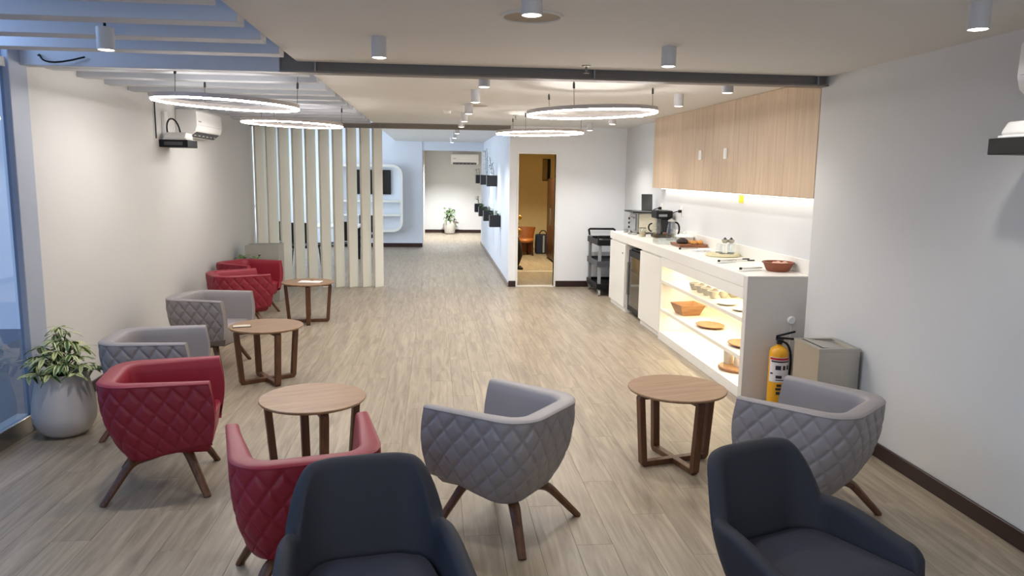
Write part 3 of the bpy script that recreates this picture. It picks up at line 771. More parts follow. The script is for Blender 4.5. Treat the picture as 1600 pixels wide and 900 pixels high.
# upper cabinets, oak
y0 = 5.61
ws = ['nearest oak wall cabinet, by the right wall corner', 'second oak wall cabinet from the right wall corner, holding the bigger switch plate', 'third oak wall cabinet from the right wall corner', 'farthest oak wall cabinet, above the coffee machine']
for i in range(4):
    L = 1.10; t = thing('wall_cabinet', ws[i], 'cabinet', (XR, y0+i*L, 1.645), 0, 'oak wall cabinets')
    H = CH-1.645-.002
    B(.0185, XN-XR-.002, .001, L-.001, 0, H).build('body', OAK, t)
    for k in range(2):
        B(0, .018, .0012+k*L/2, L/2-.0012+k*L/2, 0, H).build('door', OAK, t, bevel=.0012, seg=1)
for y, z, l in ((8.18, 2.03, 'small white switch plate on the oak cabinets, left one'), (7.45, 2.03, 'small white switch plate on the oak cabinets, right one')):
    t = thing('switch_plate', l, 'switch', (XR-.0005, y, z))
    B(-.010, 0, -.042, .042, -.052, .052).build('plate', WHITEP, t, bevel=.003); B(-.014, -.0102, -.02, .02, -.035, .035).build('rocker', WHITEP, t, bevel=.002)
t = thing('led_strip', 'bright white light strip under the oak wall cabinets', 'light strip', (XN-.04, 5.65, 1.636))
B(-.02, .02, 0, 4.3, 0, .008).build('profile', WHITEP, t); B(-.015, .015, .01, 4.29, -.005, -.0002).build('diffuser', LEDC, t)
l = bpy.data.lights.new('strip_glow', 'AREA'); l.shape = 'RECTANGLE'; l.size = .04; l.size_y = 4.2; l.energy = 1.7; l.color = (1, .95, .86)
lo = bpy.data.objects.new('strip_glow', l); COL.objects.link(lo); lo.parent = t; lo.location = (0, 2.15, -.012)
t = thing('yellow_tag', 'small yellow tag hanging below the oak cabinets', 'tag', (XN-.001, 7.38, 1.545))
B(-.004, 0, -.055, .055, 0, .075).build('tag_sheet', mat('yellow_card', '#f2d22a', .5), t, bevel=.001, seg=1)
for y, l in ((10.05, 'white wall socket above the toaster oven'), (9.2, 'white wall socket with a black plug beside the coffee maker')):
    t = thing('wall_socket', l, 'socket', (XN-.0005, y, 1.37))
    B(-.01, 0, -.05, .05, -.065, .065).build('plate', WHITEP, t, bevel=.003)
    B(-.05, -.0105, -.016, .016, -.018, .018).build('plug', BLACK, t, bevel=.004)
    MB().tube(bez((-.05, 0, 0), (-.14, .03, -.01), (-.10, .14, -.08), (-.10, .22, -.10), 10), .006, 8).build('cord', BLACK, t, smooth=60)

ZT = 1.0205
# toaster oven with tray and tablet
t = thing('toaster_oven', 'steel toaster oven at the far end of the worktop', 'oven', (2.70, 10.05, ZT))
B(0, .29, 0, .44, .02, .285).build('body', CHROME, t, bevel=.006)
B(.03, .26, -.004, -.0005, .03, .275).build('side_panel', mat('cream_panel', '#cfc8b4', .5), t)
dd = B(-.015, -.0005, .02, .32, .035, .27).build('door', mat('oven_glass', '#7b7d80', .12), t, bevel=.003)
MB().tube([(-.035, .04, .215), (-.035, .30, .215)], .008, 10).build('handle', CHROME, dd, smooth=60)
for z in (.07, .13, .19): MB().lathe([(.016, 0), (.014, .018)], 16).build('knob', BLACK, t, loc=(-.001, .38, z), rot=(0, -PI/2, 0))
for xx in (.03, .26):
    for yy in (.04, .4): MB().lathe([(.014, 0), (.014, .02)], 10, (xx, yy, 0)).build('foot', BLACK, t)
t = thing('baking_tray', 'black baking tray lying on top of the toaster oven', 'tray', (2.63, 10.0, ZT+.2855))
B(0, .40, 0, .46, 0, .006).build('tray_base', BLACKM, t, bevel=.002); MB().tube([(0, 0, .012), (.40, 0, .012), (.40, .46, .012), (0, .46, .012)], .008, 8, closed=True).build('tray_rim', BLACKM, t)
t = thing('tablet', 'dark grey tablet panel standing on the baking tray', 'tablet', (2.87, 10.18, ZT+.306), math.radians(-6)); t.rotation_euler = (math.radians(-10), 0, math.radians(-4))
B(-.075, .075, 0, .012, 0, .23).build('casing', DGREY, t, bevel=.004); B(-.068, .068, -.002, -.0005, .008, .222).build('screen', mat('dead_screen', '#3c3d40', .3), t)
# coffee maker
t = thing('coffee_maker', 'black drip coffee maker with glass carafe beside the toaster oven', 'coffee maker', (2.79, 9.42, ZT))
B(-.005, .20, 0, .24, 0, .045).build('base', BLACK, t, bevel=.008); B(.07, .20, .06, .24, .046, .24).build('column', BLACKM, t, bevel=.01)
B(-.01, .205, -.005, .24, .245, .345).build('brew_head', BLACK, t, bevel=.014); B(.02, .13, -.007, -.0055, .27, .30).build('control_panel', MGREY, t)
cf_ = MB().lathe([(.05, .048), (.068, .06), (.072, .11), (.055, .165), (.048, .19)], 28, (.03, .075, 0), cap1=False).build('carafe', GLASSC, t, smooth=60)
MB().tube(bez((-.04, .07, .18), (-.10, .07, .18), (-.10, .07, .09), (-.045, .07, .08), 8), .010, 8).build('handle', BLACK, cf_, smooth=60)
t = thing('thermos_jug', 'glass jug with steel lid and black handle right of the coffee maker', 'jug', (2.88, 9.10, ZT))
MB().lathe([(.055, .0), (.062, .02), (.055, .12), (.040, .21), (.042, .225)], 28, cap1=False).build('glass_body', glass('jug_glass', (.86, .88, .88), .16), t, smooth=60)
MB().lathe([(.043, .226), (.046, .235), (.04, .25), (.012, .255), (.012, .27)], 24).build('lid', CHROME, t, smooth=40)
MB().tube(bez((.045, 0, .22), (.12, 0, .22), (.11, 0, .06), (.06, 0, .05), 10), .011, 8).build('handle', BLACK, t, smooth=60)
# jars
for i, (x, y, r, h, l) in enumerate([(2.665, 9.62, .048, .12, 'glass jar of sugar sticks in front of the coffee maker'), (2.64, 9.92, .034, .06, 'small steel-lidded jar left of the sugar jar'), (2.60, 10.02, .034, .055, 'small jar next to the steel-lidded jar'), (2.62, 10.32, .036, .05, 'small jar at the far end of the worktop')]):
    t = thing('jar', l, 'jar', (x, y, ZT), 0, 'small jars on the worktop')
    MB().lathe([(r*.9, 0), (r, .008), (r, h*.8), (r*.8, h*.88)], 24, cap1=False).build('glass_body', GLASSC, t, smooth=50)
    MB().lathe([(r*.85, .006), (r*.85, h*.55)], 20).build('contents', mat('sugar', '#b9a98c', .8, noise=.3, nscale=120) if i == 0 else mat('jar_fill', '#9a9a98', .6, noise=.3, nscale=90), t)
    MB().lathe([(r*.86, h*.88), (r*.88, h*.9), (r*.86, h)], 24).build('lid', CHROME, t, smooth=40)
t = thing('tea_packet', 'yellow-green tea packet leaning on the wall right of the glass jug', 'packet', (2.93, 8.80, ZT))
MB().prism([(-.06, 0), (.06, 0), (.055, .075), (-.05, .08)], 'y', 0, .05).build('pouch', mat('lime_paper', '#dfe6a8', .6), t, bevel=.006); B(-.05, -.01, -.002, -.0005, .03, .06).build('print_mark', mat('leaf_print', '#7fa040', .6), t)
# bread tray with clear cover
t = thing('bread_tray', 'long dark wooden bread tray in the middle of the worktop', 'tray', (2.69, 8.15, ZT))
mb = MB().prism([(0, .0), (.30, .0), (.315, .035), (-.015, .035)], 'y', 0, .34); mb.build('tray_body', TRAYW, t, bevel=.005)
t = thing('dark_loaf', 'dark round loaf on the wooden bread tray', 'bread', (2.76, 8.30, ZT+.0355))
MB().lathe([(.05, 0), (.066, .012), (.06, .035), (.035, .052), (.0, .057)], 24, cap1=False, sy=1.2).build('crust', mat('rye_crust', '#2f201c', .8, noise=.3, nscale=40, bump=.5), t, smooth=60)
B(-.02, .02, -.03, .03, .052, .06).build('crust_top', mat('rye_crust', '#2f201c', .8), t, bevel=.003)
for i, (x, y, a) in enumerate([(2.86, 8.20, .3), (2.935, 8.215, 1.0), (2.96, 8.30, 2.0), (2.89, 8.30, .1), (2.84, 8.28, 1.7)]):
    o = MB().lathe([(.0, 0), (.03, .002), (.034, .014), (.024, .03), (.0, .036)], 16, cap0=False, cap1=False, sx=1.25).build('bread_roll', mat('golden_crust', '#c98d45', .65, noise=.25, nscale=30), None, smooth=60, loc=(x, y, ZT+.0356), rot=(0, 0, a))
    tag(o, 'small golden bread roll at the right end of the wooden bread tray', 'bread', 'golden bread rolls')
t = thing('clear_cover', 'clear acrylic box cover behind the wooden bread tray', 'cover', (2.545, 8.52, ZT))
for (a, b, c_, d_) in ((0, .005, 0, .22), (.215, .22, 0, .22), (.0055, .2145, 0, .005), (.0055, .2145, .215, .22)): B(a, b, c_, d_, 0, .11).build('side_pane', GLASSC, t)
B(0, .22, 0, .22, .1105, .115).build('top_pane', GLASSC, t); B(.09, .13, .09, .13, .1155, .13).build('knob', TRAYW, t, bevel=.003)
t = thing('lidded_dish', 'white oval lidded dish with a knob, behind the bread rolls', 'dish', (2.895, 8.66, ZT))
MB().lathe([(.07, .0), (.10, .03), (.112, .075), (.112, .08)], 36, sy=1.2).build('dish_body', CERAM, t, smooth=40); ld = MB().lathe([(.115, .0805), (.112, .09), (.06, .108), (0, .112)], 36, cap1=False, sy=1.2).build('lid', WHITEP, t, smooth=40)
MB().lathe([(.010, .111), (.018, .128), (.012, .14)], 16).build('knob', WHITEP, ld, smooth=40)
for i, (x, y, a, l) in enumerate([(2.72, 7.98, .3, 'steel tongs in front of the wooden bread tray'), (2.66, 6.72, .5, 'steel tongs on a clear rest, left of the two near the clay bowl'), (2.64, 6.14, .35, 'steel tongs on a clear rest nearest the clay bowl')]):
    t = thing('tongs', l, 'tongs', (x, y, ZT), a, 'serving tongs')
    if i: B(-.10, .10, -.03, .03, 0, .012).build('rest', GLASSC, t, bevel=.002)
    z0 = .014 if i else .001
    for s in (-1, 1): MB().tube([(-.10, .0, z0+.012), (-.04, .010*s, z0+.010), (.09, .016*s, z0+.008), (.115, .010*s, z0+.008)], [.008, .007, .006, .010], 8, flat=.6).build('arm', CHROME, t, smooth=60)
    MB().lathe([(.012, 0), (.012, .018)], 14, (-.104, 0, z0)).build('hinge', BLACKM, t)
for i, (x, y, a) in enumerate([(2.735, 7.72, .2), (2.83, 7.76, -.3)]):
    t = thing('napkin_stack', ['white folded napkins left of the round serving board', 'white folded napkins touching the round serving board'][i], 'napkins', (x, y, ZT), a)
    for k in range(4): B(-.05+.004*k, .05+.003*k, -.05, .05, k*.006, k*.006+.005).build('napkin', mat('napkin_paper', '#e6e6ea', .8), t, bevel=.001, seg=1)
# round serving board with glasses
t = thing('serving_board', 'round pale serving board with glasses near the wall', 'board', (2.845, 7.30, ZT))
MB().lathe([(.160, 0), (.168, .006), (.168, .022), (.160, .028)], 48).build('board_disc', mat('pale_board', '#cfc6a0', .6, noise=.12, nscale=12), t, smooth=30); MB().lathe([(.1685, .010), (.170, .014), (.1685, .018)], 48, cap0=False, cap1=False).build('edge_band', mat('pale_band', '#e4dcba', .6), t)
for i, (x, y, h) in enumerate([(2.82, 7.24, .09), (2.89, 7.22, .10), (2.93, 7.30, .10), (2.83, 7.36, .09)]):
    t = thing('drinking_glass', 'clear upturned glass on the round serving board, '+('front left one', 'front middle one', 'right one', 'rear left one')[i], 'glass', (x, y, ZT+.0285), 0, 'glasses on the serving board')
    MB().lathe([(.034, 0), (.033, .004), (.028, h), (.0, h+.002)], 20, cap0=False, cap1=False).build('bowl', GLASSC, t, smooth=50); MB().lathe([(.0335, .0), (.035, .003), (.0335, .006)], 20, cap0=False, cap1=False).build('rim', mat('glass_rim', '#8b8d8c', .1), t)
for i, (x, y) in enumerate([(2.85, 7.27), (2.91, 7.26)]):
    t = thing('sugar_bowl', ['small steel sugar bowl stacked left on the serving board glasses', 'small steel sugar bowl stacked right on the serving board glasses'][i], 'bowl', (x, y, ZT+.132), 0)
    MB().lathe([(.018, 0), (.03, .012), (.034, .035), (.031, .035), (.02, .012)], 20, cap1=False).build('bowl', CHROME, t, smooth=50); MB().lathe([(.02, .036), (.012, .046), (.004, .056)], 14).build('lid', BLACKM, t, smooth=50)
for i, y in enumerate((6.98, 6.86)):
    t = thing('table_knife', ['table knife lying behind the serving board, far one', 'table knife lying behind the serving board, near one'][i], 'knife', (2.90, y, ZT), .1)
    B(-.10, .02, -.008, .008, 0, .003).build('blade', CHROME, t); B(.021, .09, -.010, .010, 0, .012).build('handle', DGREY, t, bevel=.003)
t = thing('clay_bowl', 'terracotta bowl of eggs at the near end of the worktop', 'bowl', (2.878, 6.13, ZT))
MB().lathe([(.085, 0), (.098, .012), (.122, .066), (.130, .070), (.130, .078), (.118, .078), (.112, .06), (.09, .02), (0, .016)], 44, cap1=False).build('bowl_body', CLAY, t, smooth=40); MB().lathe([(.1305, .069), (.1335, .0735), (.1305, .078)], 44, cap0=False, cap1=False).build('rim', mat('clay_rim', '#7a3f2c', .5), t, smooth=60)
for i, (x, y) in enumerate([(2.835, 6.11), (2.89, 6.16), (2.94, 6.135), (2.86, 6.06), (2.905, 6.085)]):
    o = MB().lathe([(0, 0), (.022, .006), (.029, .022), (.024, .042), (.012, .053), (0, .056)], 18, cap0=False, cap1=False).build('egg', mat('egg_shell', '#d8ab96', .5, noise=.06), None, smooth=70, loc=(x, y, ZT+.026), rot=(.0, 0, i))
    tag(o, 'pinkish egg inside the terracotta bowl', 'egg', 'eggs in the clay bowl')

# things on the lit shelves
z1, z2, z0 = .669, .352, .0925
cup = None; nb = 0
for r_, y in enumerate((6.90, 7.08, 7.26, 7.44)):
    for c_, x in enumerate((2.60, 2.71, 2.82, 2.93)):
        pos = (x, y+.035*c_-.06, z1)
        if cup is None:
            cup = thing('bowl_cup', 'small pale ceramic bowl in the cluster on the top lit shelf', 'bowl', pos, 0, 'ceramic bowls on the top shelf')
            MB().lathe([(.026, 0), (.030, .006), (.034, .012), (.056, .068), (.058, .072), (.053, .072), (.033, .02), (0, .016)], 24, cap1=False).build('bowl_body', mat('backlit_ceramic', '#b2aea3', .4), cup, smooth=40)  # white bowls, their backlit shade painted in as grey
            MB().lathe([(.0585, .068), (.060, .071), (.0585, .074), (.054, .074)], 24, cap0=False, cap1=False).build('rim', CERAM, cup, smooth=60)
        else: dup(cup, pos, 0, 'x')
        bpy.context.scene.collection.objects[('bowl_cup' if nb == 0 else 'bowl_cup.%03d' % nb)]['label'] = 'pale bowl on the top lit shelf, %s row from the front, %s from near end' % (('first', 'second', 'third', 'back')[c_], ('first', 'second', 'third', 'fourth')[r_])
        nb += 1
for i, (x, y) in enumerate([(2.60, 6.50), (2.62, 6.20)]):
    t = thing('small_plate', ['pale flat plate right of the bowls on the top lit shelf', 'second pale flat plate at the near end of the top lit shelf'][i], 'plate', (x, y, z1))
    MB().lathe([(.05, 0), (.075, .006), (.095, .016), (.092, .018), (.06, .009), (0, .008)], 36, cap1=False).build('plate_body', CERAM, t, smooth=40); MB().lathe([(.0955, .014), (.098, .017), (.0955, .019)], 36, cap0=False, cap1=False).build('rim', CERAM, t, smooth=60)
t = thing('wooden_basket', 'square tapered wooden basket on the middle lit shelf', 'basket', (2.665, 7.74, z2), math.radians(6))
def frus(a, b, h, th):
    return MB().add([(-a, -a, 0), (a, -a, 0), (a, a, 0), (-a, a, 0), (-b, -b, h), (b, -b, h), (b, b, h), (-b, b, h), (-b+th, -b+th, h), (b-th, -b+th, h), (b-th, b-th, h), (-b+th, b-th, h), (-a+th, -a+th, th), (a-th, -a+th, th), (a-th, a-th, th), (-a+th, a-th, th)],
        [(3, 2, 1, 0), (0, 1, 5, 4), (1, 2, 6, 5), (2, 3, 7, 6), (3, 0, 4, 7), (4, 5, 9, 8), (5, 6, 10, 9), (6, 7, 11, 10), (7, 4, 8, 11), (8, 9, 13, 12), (9, 10, 14, 13), (10, 11, 15, 14), (11, 8, 12, 15), (12, 13, 14, 15)])
frus(.095, .14, .11, .008).build('basket_body', BOARDW, t, bevel=.002); MB().tube([(-.14, -.14, .111), (.14, -.14, .111), (.14, .14, .111), (-.14, .14, .111)], .006, 6, closed=True).build('rim', BOARDW, t)
for i, (x, y) in enumerate([(2.66, 7.05), (2.66, 6.22)]):
    t = thing('wooden_platter', ['oval wooden platter in the middle of the middle lit shelf', 'oval wooden platter at the near end of the middle lit shelf'][i], 'platter', (x, y, z2))
    MB().lathe([(.08, 0), (.10, .008), (.13, .022), (.126, .026), (.09, .014), (0, .012)], 40, cap1=False, sy=1.3).build('platter_body', BOARDW, t, smooth=40); MB().lathe([(.1305, .020), (.133, .0235), (.1305, .027)], 40, cap0=False, cap1=False, sy=1.3).build('rim', BOARDW, t, smooth=60)
t = thing('round_board', 'thick round wooden board on the bottom lit shelf', 'board', (2.72, 6.42, z0))
MB().lathe([(.18, 0), (.19, .008), (.19, .024), (.182, .032)], 48).build('board_disc', BOARDW, t, smooth=30); MB().lathe([(.191, .012), (.193, .016), (.191, .02)], 48, cap0=False, cap1=False).build('bark_edge', TRAYW, t)
for i, (x, y) in enumerate([(2.65, 6.52), (2.70, 6.40), (2.75, 6.28)]):
    t = thing('paper_cup_stack', ['farthest white cylinder cup on the round wooden board', 'middle white cylinder cup on the round wooden board', 'nearest white cylinder cup on the round wooden board'][i], 'cup', (x, y, z0+.0325))
    MB().lathe([(.042, 0), (.044, .004), (.046, .13), (.043, .13), (.041, .008)], 28, cap1=False).build('cup_body', CERAM, t, smooth=40); MB().lathe([(.0465, .126), (.048, .129), (.0465, .132)], 28, cap0=False, cap1=False).build('rim', WHITEP, t, smooth=60)

# utility cart
t = thing('utility_cart', 'black three-tier utility cart with grey posts behind the counter', 'cart', (2.42, 11.12, 0))
CW, CL = .46, .80
for z in (.13, .47, .79):
    mb = B(.0, CW, .0, CL, z, z+.018); mb.build('tray', BLACK, t, bevel=.006)
    for (a, b, c_, d_) in ((0, CW, -.012, .012), (0, CW, CL-.012, CL+.012), (-.012, .012, .0125, CL-.0125), (CW-.012, CW+.012, .0125, CL-.0125)):
        B(a, b, c_, d_, z-.03, z+.055).build('tray_rim', BLACK if z > .7 or z < .2 else DGREY, t, bevel=.005)
for x in (.03, CW-.03):
    for y in (.04, CL-.04): B(x-.022, x+.022, y-.022, y+.022, .08, .86).build('post', MGREY, t, bevel=.006)
MB().tube([(0.02, CL-.02, .86), (.02, CL+.06, .94), (.04, CL+.07, .95), (CW-.04, CL+.07, .95), (CW-.02, CL+.06, .94), (CW-.02, CL-.02, .86)], .016, 10).build('push_handle', BLACK, t, smooth=60)
MB().tube([(-.005, .0, .84), (-.005, .0, .90), (CW, .0, .90)], .014, 8).build('near_handle', BLACK, t, smooth=60)
for x in (.03, CW-.03):
    for y in (.04, CL-.04):
        w = MB().tube([(x-.016, y, .0505), (x+.016, y, .0505)], .05, 24).build('caster', mat('caster_rubber', '#b3b1ad', .6), t)
        MB().tube([(x-.018, y, .0505), (x+.018, y, .0505)], .03, 20).build('hub', BLACK, w); B(x-.024, x+.024, y-.02, y+.02, .09, .105).build('fork', WHITEP, w)

# steel bin, fire extinguisher, air freshener
def box_bin(label, x0, x1, y0, y1, h, m, slot):
    t = thing('box_bin', label, 'bin', ((x0+x1)/2, (y0+y1)/2, 0)); a, b = (x1-x0)/2, (y1-y0)/2
    B(-a, a, -b, b, .0005, h-.02).build('body', m, t, bevel=.003)
    MB().add([(-a-.003, -b-.003, h-.0195), (a+.003, -b-.003, h-.0195), (a+.003, b+.003, h-.0195), (-a-.003, b+.003, h-.0195), (-a-.003, -b-.003, h), (a+.003, -b-.003, h), (a+.003, b+.003, h), (-a-.003, b+.003, h),
              (-a+.035, -b+.03, h), (a-.035, -b+.03, h), (a-.035, b-.03, h), (-a+.035, b-.03, h), (-a+.035, -b+.03, h-.015), (a-.035, -b+.03, h-.015), (a-.035, b-.03, h-.015), (-a+.035, b-.03, h-.015)],
             [(3, 2, 1, 0), (0, 1, 5, 4), (1, 2, 6, 5), (2, 3, 7, 6), (3, 0, 4, 7), (4, 5, 9, 8), (5, 6, 10, 9), (6, 7, 11, 10), (7, 4, 8, 11), (8, 9, 13, 12), (9, 10, 14, 13), (10, 11, 15, 14), (11, 8, 12, 15), (12, 13, 14, 15)]).build('lid_frame', m, t)
    if slot:
        f = B(-a+.045, a-.045, -b+.04, b-.04, -.004, .0).build('swing_flap', m, t, loc=(0, 0, h-.006), rot=(0, math.radians(5), 0))
    return t
box_bin('brushed steel box bin with a swing lid against the right wall', 2.565, 2.855, 4.76, 5.12, .665, CHROME, True)
box_bin('tall grey box bin in front of the plank screen', -2.60, -2.15, 10.72, 11.10, .78, mat('grey_bin', '#a6a49c', .45, .3, noise=.05), False)
t = thing('fire_extinguisher', 'yellow fire extinguisher between the counter end and the steel bin', 'fire extinguisher', (2.715, 5.665, 0))
YEL = mat('yellow_enamel', '#e0a21c', .3)
MB().lathe([(.065, .0005), (.072, .012), (.074, .03), (.074, .42), (.066, .455), (.040, .475), (.024, .482), (.024, .495)], 36).build('cylinder', YEL, t, smooth=40)
MB().lathe([(.022, .4955), (.022, .52), (.03, .525), (.03, .535)], 18).build('valve', BLACKM, t)
for (z, a) in ((.545, 0), (.565, .35)): B(-.12, .03, -.012, .012, -.007, .007).build('lever', BLACK, t, loc=(0, 0, z), rot=(0, a, PI*.85), bevel=.003)
def band(r, z0_, z1_, a0, a1, m, nm, par):
    n = 16; vs = []; fs = []
    for k in range(n+1):
        a = a0+(a1-a0)*k/n
        for rr in (r, r+.0008):
            vs += [(rr*math.cos(a), rr*math.sin(a), z0_), (rr*math.cos(a), rr*math.sin(a), z1_)]
    for k in range(n):
        b_ = k*4; c_ = b_+4; fs += [(b_+2, c_+2, c_+3, b_+3), (b_, b_+1, c_+1, c_), (b_+1, b_+3, c_+3, c_+1), (b_, c_, c_+2, b_+2)]
    return MB().add(vs, fs).build(nm, m, par, smooth=40)
lb = band(.0742, .20, .40, PI*1.05, PI*1.95, mat('label_paper', '#dcd8d8', .5), 'label_sheet', t)
band(.0752, .378, .396, PI*1.07, PI*1.93, mat('label_red', '#b0202a', .5), 'label_band', lb)
INK = mat('label_ink', '#24202a', .6)
for (za, zb_, a0, a1) in ((.36, .372, 1.12, 1.85), (.30, .335, 1.28, 1.46), (.30, .335, 1.52, 1.62), (.30, .335, 1.68, 1.82), (.262, .275, 1.1, 1.2), (.232, .255, 1.3, 1.5), (.215, .222, 1.3, 1.8)): band(.0752, za, zb_, PI*a0, PI*a1, INK, 'label_print', lb)
for (za, zb_, a0, a1) in ((.165, .185, 1.35, 1.5), (.135, .155, 1.32, 1.52), (.10, .125, 1.34, 1.5)): band(.0742, za, zb_, PI*a0, PI*a1, INK, 'stencil_mark', t)
MB().tube(bez((.0, -.02, .52), (.10, -.03, .52), (.11, -.01, .35), (.088, .0, .15), 12), .009, 8).build('hose', BLACK, t, smooth=60)
t = thing('plug_adapter', 'small white round plug adapter with a cord on the counter end panel', 'plug', (2.862, 5.7995, .66))
MB().lathe([(.032, 0), (.034, .01), (.026, .02)], 24).build('disc', WHITEP, t, rot=(PI/2, 0, 0), smooth=40); MB().tube([(0, -.006, -.03), (0, -.006, -.2)], .003, 6).build('cord', WHITEP, t)

# wall equipment
def air_con(label, loc, rz, L, h, dep):
    t = thing('air_conditioner', label, 'air conditioner', loc, rz)
    prof = [(0, 0), (dep*.55, -.0), (dep*.92, h*.22), (dep, h*.42), (dep*.98, h*.92), (dep*.9, h), (0, h)]
    MB().prism(prof, 'y', 0, L).build('casing', WHITEP, t, bevel=.008, smooth=40)
    MB().add([(dep*.60, .06, h*.012), (dep*.90, .06, h*.185), (dep*.90, L-.06, h*.185), (dep*.60, L-.06, h*.012), (dep*.605, .06, h*.0-.002), (dep*.905, .06, h*.175), (dep*.905, L-.06, h*.175), (dep*.605, L-.06, -.002)], [(0, 1, 2, 3), (4, 7, 6, 5), (0, 4, 5, 1), (1, 5, 6, 2), (2, 6, 7, 3), (3, 7, 4, 0)]).build('air_outlet', DGREY, t)
    for k in range(6):
        yy = .12+k*(L-.24)/5; B(dep*.72, dep*.74, yy-.03, yy+.03, h*.06, h*.075).build('vane', WHITEP, t, rot=(0, 0, 0))
    B(dep*.985, dep*1.0, .02, L-.02, h*.44, h*.447).build('panel_seam', MGREY, t); B(dep*.99, dep*1.003, .06, .16, h*.55, h*.59).build('badge', MGREY, t)
    return t
air_con('white split air conditioner high on the left wall beside the projector', (XL+.0005, 8.66, 2.15), 0, .98, .29, .22)
air_con('white split air conditioner on the far white wall of the passage', (.47, YE-.0005, 2.06), -PI/2, .82, .30, .22)
air_con('white air conditioner high on the right wall at the picture edge', (XR-.0005, 3.36, 2.15), PI, .9, .29, .22)
def projector(label, loc, rz, hb=.36):
    t = thing('projector', label, 'projector', loc, rz)
    B(.0, .28, -.16, .16, 0, .075).build('black_housing', BLACK, t, bevel=.004); B(.05, .23, -.1615, -.1605, .02, .055).build('vent', DGREY, t)
    MB().prism([(-.13, .0885), (.13, .0885), (.12, .115), (.09, .15), (-.09, .15), (-.12, .115)], 'x', .04, .25).build('white_mount', WHITEP, t, bevel=.012, seg=3, smooth=40)
    B(.02, .26, -.13, .13, .0752, .088).build('collar', WHITEP, t, bevel=.004)
    MB().tube(bez((.05, -.02, .12), (.0, -.02, hb-.04), (.14, -.03, hb), (.17, -.02, .15), 12), .008, 8).build('cable', BLACK, t, smooth=60)
    B(.0, .03, -.05, .05, .0885, hb).build('wall_bracket', WHITEP, t, bevel=.003)
    return t
projector('black projector with white mount on the left wall beside the air conditioner', (XL+.0005, 8.28, 2.02), 0)
projector('black projector with white mount on the right wall at the picture edge', (XR-.0005, 3.26, 1.92), PI, .2)
MB_ = tag(MB().tube([(XL+.012, 8.02, 2.1), (XL+.012, 8.02, 2.49)], .006, 8).build('conduit', BLACK), 'thin black cable running up the left wall by the projector', 'cable')
tag(MB().tube(bez((XL+.05, 5.62, 2.50), (XL+.3, 5.40, 2.62), (XL+.05, 5.45, 2.40), (XL+.45, 5.50, 2.53), 14), .006, 8).build('loose_cable', BLACK, smooth=60), 'tangled black cable at the top of the left aluminium post', 'cable')

# ================================================================== BEHIND THE SCREEN
t = thing('wall_shelf', 'white rounded-corner wall shelf surround with television on the blue wall', 'shelves', (-1.62, YF, 1.18))
def rrect(w, h, r, n=8):
    o = []
    for (sx, sy, a0) in ((1, 1, 0), (-1, 1, PI/2), (-1, -1, PI), (1, -1, 3*PI/2)):
        for k in range(n+1): a = a0+PI/2*k/n; o.append((sx*(w-r)+r*math.cos(a), sy*(h-r)+r*math.sin(a)))
    return o
A, Bq = rrect(.85, .80, .24), rrect(.79, .74, .19); n = len(A)
vs = [(p[0], -.28, p[1]) for p in A]+[(p[0], -.28, p[1]) for p in Bq]+[(p[0], -.001, p[1]) for p in A]+[(p[0], -.001, p[1]) for p in Bq]
fs = []
for i in range(n):
    j = (i+1) % n; fs += [(i, j, n+j, n+i), (2*n+i, 3*n+i, 3*n+j, 2*n+j), (i, 2*n+i, 2*n+j, j), (n+i, n+j, 3*n+j, 3*n+i)]
MB().add(vs, fs).build('frame', WHITE, t, smooth=40)
for z in (-.09, -.42): B(-.785, .785, -.27, -.002, z, z+.045).build('shelf', WHITE, t, bevel=.003)
B(-.02, .02, -.268, -.003, -.735, -.421).build('divider', WHITE, t)
t = thing('television', 'black flat television inside the white wall shelf surround', 'television', (-1.49, YF-.06, 1.27))
B(-.43, .43, 0, .04, 0, .58).build('casing', BLACK, t, bevel=.006); B(-.415, .415, -.002, -.0005, .02, .565).build('screen', mat('tv_screen', '#050608', .15), t)
B(-.1, .1, .041, .059, .2, .4).build('wall_mount', BLACKM, t)
def office_chair(x, y, rz, label):
    t = thing('meeting_chair', label, 'chair', (x, y, 0), rz, 'dark chairs behind the plank screen')
    B(-.22, .22, -.22, .22, .42, .47).build('seat', BLACK, t, bevel=.015); B(-.21, .21, -.235, -.20, .52, .88).build('backrest', BLACK, t, bevel=.012)
    for sx in (-1, 1):
        B(.19*sx-.012, .19*sx+.012, -.232, -.208, .4695, .53).build('back_post', DGREY, t)
        for yy in (-.19, .19): MB().tube([(.18*sx, yy*.9, .42), (.21*sx, yy*1.1, .0005)], .014, 8).build('leg', DGREY, t)
for (x, y, r, l) in ((-1.75, 14.6, .4, 'dark chair behind the plank screen, right one'), (-2.35, 14.2, -.2, 'dark chair behind the plank screen, middle one'), (-2.95, 14.6, .1, 'dark chair behind the plank screen, left one'), (-1.5, 16.4, 2.8, 'dark chair behind the plank screen, farther right one')): office_chair(x, y, r, l)
t = thing('meeting_table', 'dark-legged table among the chairs behind the plank screen', 'table', (-2.2, 15.6, 0))
B(-.7, .7, -.5, .5, .70, .735).build('table_top', WHITE, t, bevel=.005)
for sx in (-.62, .62):
    for sy in (-.42, .42): B(sx-.025, sx+.025, sy-.025, sy+.025, .0005, .70).build('leg', BLACK, t)

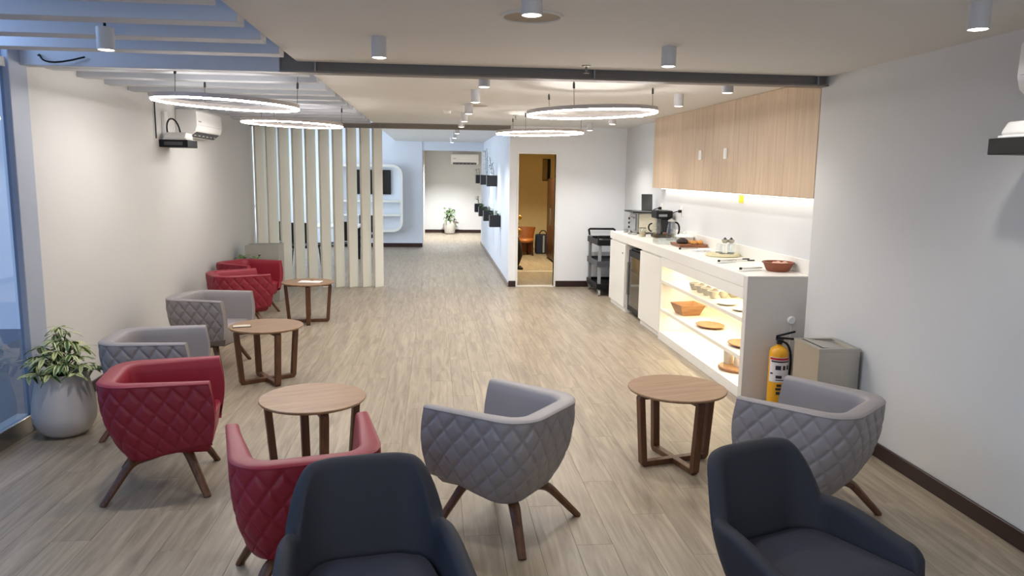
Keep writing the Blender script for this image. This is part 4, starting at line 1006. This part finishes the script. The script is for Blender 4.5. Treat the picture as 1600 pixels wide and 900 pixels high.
# ================================================================== STOREROOM
t = thing('dark_wardrobe', 'tall dark brown wardrobe on the right inside the storeroom', 'wardrobe', (2.42, 15.3, 0))
DW = wood('dark_wardrobe_wood', '#2a1710', '#4a2c1e', 'Z', .35, 1.2)
B(0, .50, 0, 1.06, .03, 1.72).build('body', DW, t, bevel=.006)
for k in range(2):
    dd = B(-.02, -.0005, .01+k*.525, .52+k*.525, .06, 1.70).build('door', DW, t, bevel=.004); B(-.035, -.0205, (.47 if k == 0 else .56), (.485 if k == 0 else .575), .75, 1.1).build('handle', CHROME, dd)
B(.02, .48, .02, 1.04, .0005, .03).build('plinth', BLACK, t)
t = thing('framed_picture', 'narrow dark framed picture on the storeroom back wall', 'picture', (2.55, 17.598, 1.90))
B(-.09, .09, -.02, 0, -.25, .25).build('frame', BLACK, t, bevel=.003); B(-.085, .02, -.0215, -.0205, -.235, .235).build('print', mat('old_print', '#8c7a52', .7, noise=.4, nscale=9), t)
t = thing('cane_chair', 'brown barrel-backed chair in the storeroom', 'chair', (1.98, 16.9, 0), math.radians(200))
vs = []; n = 24
for i in range(n+1):
    a = PI*.05+PI*.9*i/n+PI
    for (r, z) in ((.24, .05), (.27, .45), (.31, .62), (.28, .62), (.24, .45), (.21, .06)): vs.append((r*math.cos(a), r*math.sin(a), z))
MB().add(vs, grid_faces(n+1, 6)).build('barrel_back', mat('cane_brown', '#8a4f26', .5, noise=.25, nscale=25), t, smooth=50)
MB().lathe([(.2, .3), (.22, .34), (.2, .38)], 28).build('seat', mat('cane_seat', '#a5652f', .5, noise=.2), t, smooth=40)
for a in (.8, 2.3, 3.9, 5.5): MB().tube([(.17*math.cos(a), .17*math.sin(a), .3), (.21*math.cos(a), .21*math.sin(a), .0005)], .018, 8).build('leg', DW, t)
t = thing('navy_bag', 'dark blue bag on the storeroom floor', 'bag', (2.46, 17.3, 0))
B(-.17, .17, -.12, .12, .0005, .44).build('bag_body', mat('bag_cloth', '#141d3a', .7, noise=.2), t, bevel=.03, seg=3); MB().tube(bez((-.08, 0, .43), (-.08, 0, .56), (.08, 0, .56), (.08, 0, .43), 10), .012, 8).build('handle', BLACK, t, smooth=60)
B(-.02, .02, -.1225, -.1205, .03, .42).build('strap', MGREY, t)
t = thing('coat_rack', 'cluttered rack of dark and gilded things at the left of the storeroom door', 'rack', (1.54, 14.5, 0))
B(-.12, .12, -.2, .2, .0005, .03).build('base', BLACK, t); MB().tube([(0, 0, .03), (0, 0, 1.0)], .02, 10).build('pole', BLACK, t)
MB().lathe([(.06, .05), (.13, .25), (.10, .5), (.04, .62)], 18).build('dark_bundle', mat('bundle', '#15120f', .8, noise=.3), t, smooth=60)
for k, (dx, z, r, m) in enumerate([(.05, .72, .06, 'gold'), (-.02, .86, .07, 'white'), (.06, .98, .05, 'gold'), (.03, .64, .05, 'white')]):
    MB().lathe([(0, -r), (r*.8, -r*.5), (r, 0), (r*.7, r*.6), (0, r)], 14, (dx, -.03, z), cap0=False, cap1=False).build('ornament', mat('gilt', '#a8843c', .4, .6) if m == 'gold' else mat('pale_cloth', '#b9ad98', .7), t, smooth=60)
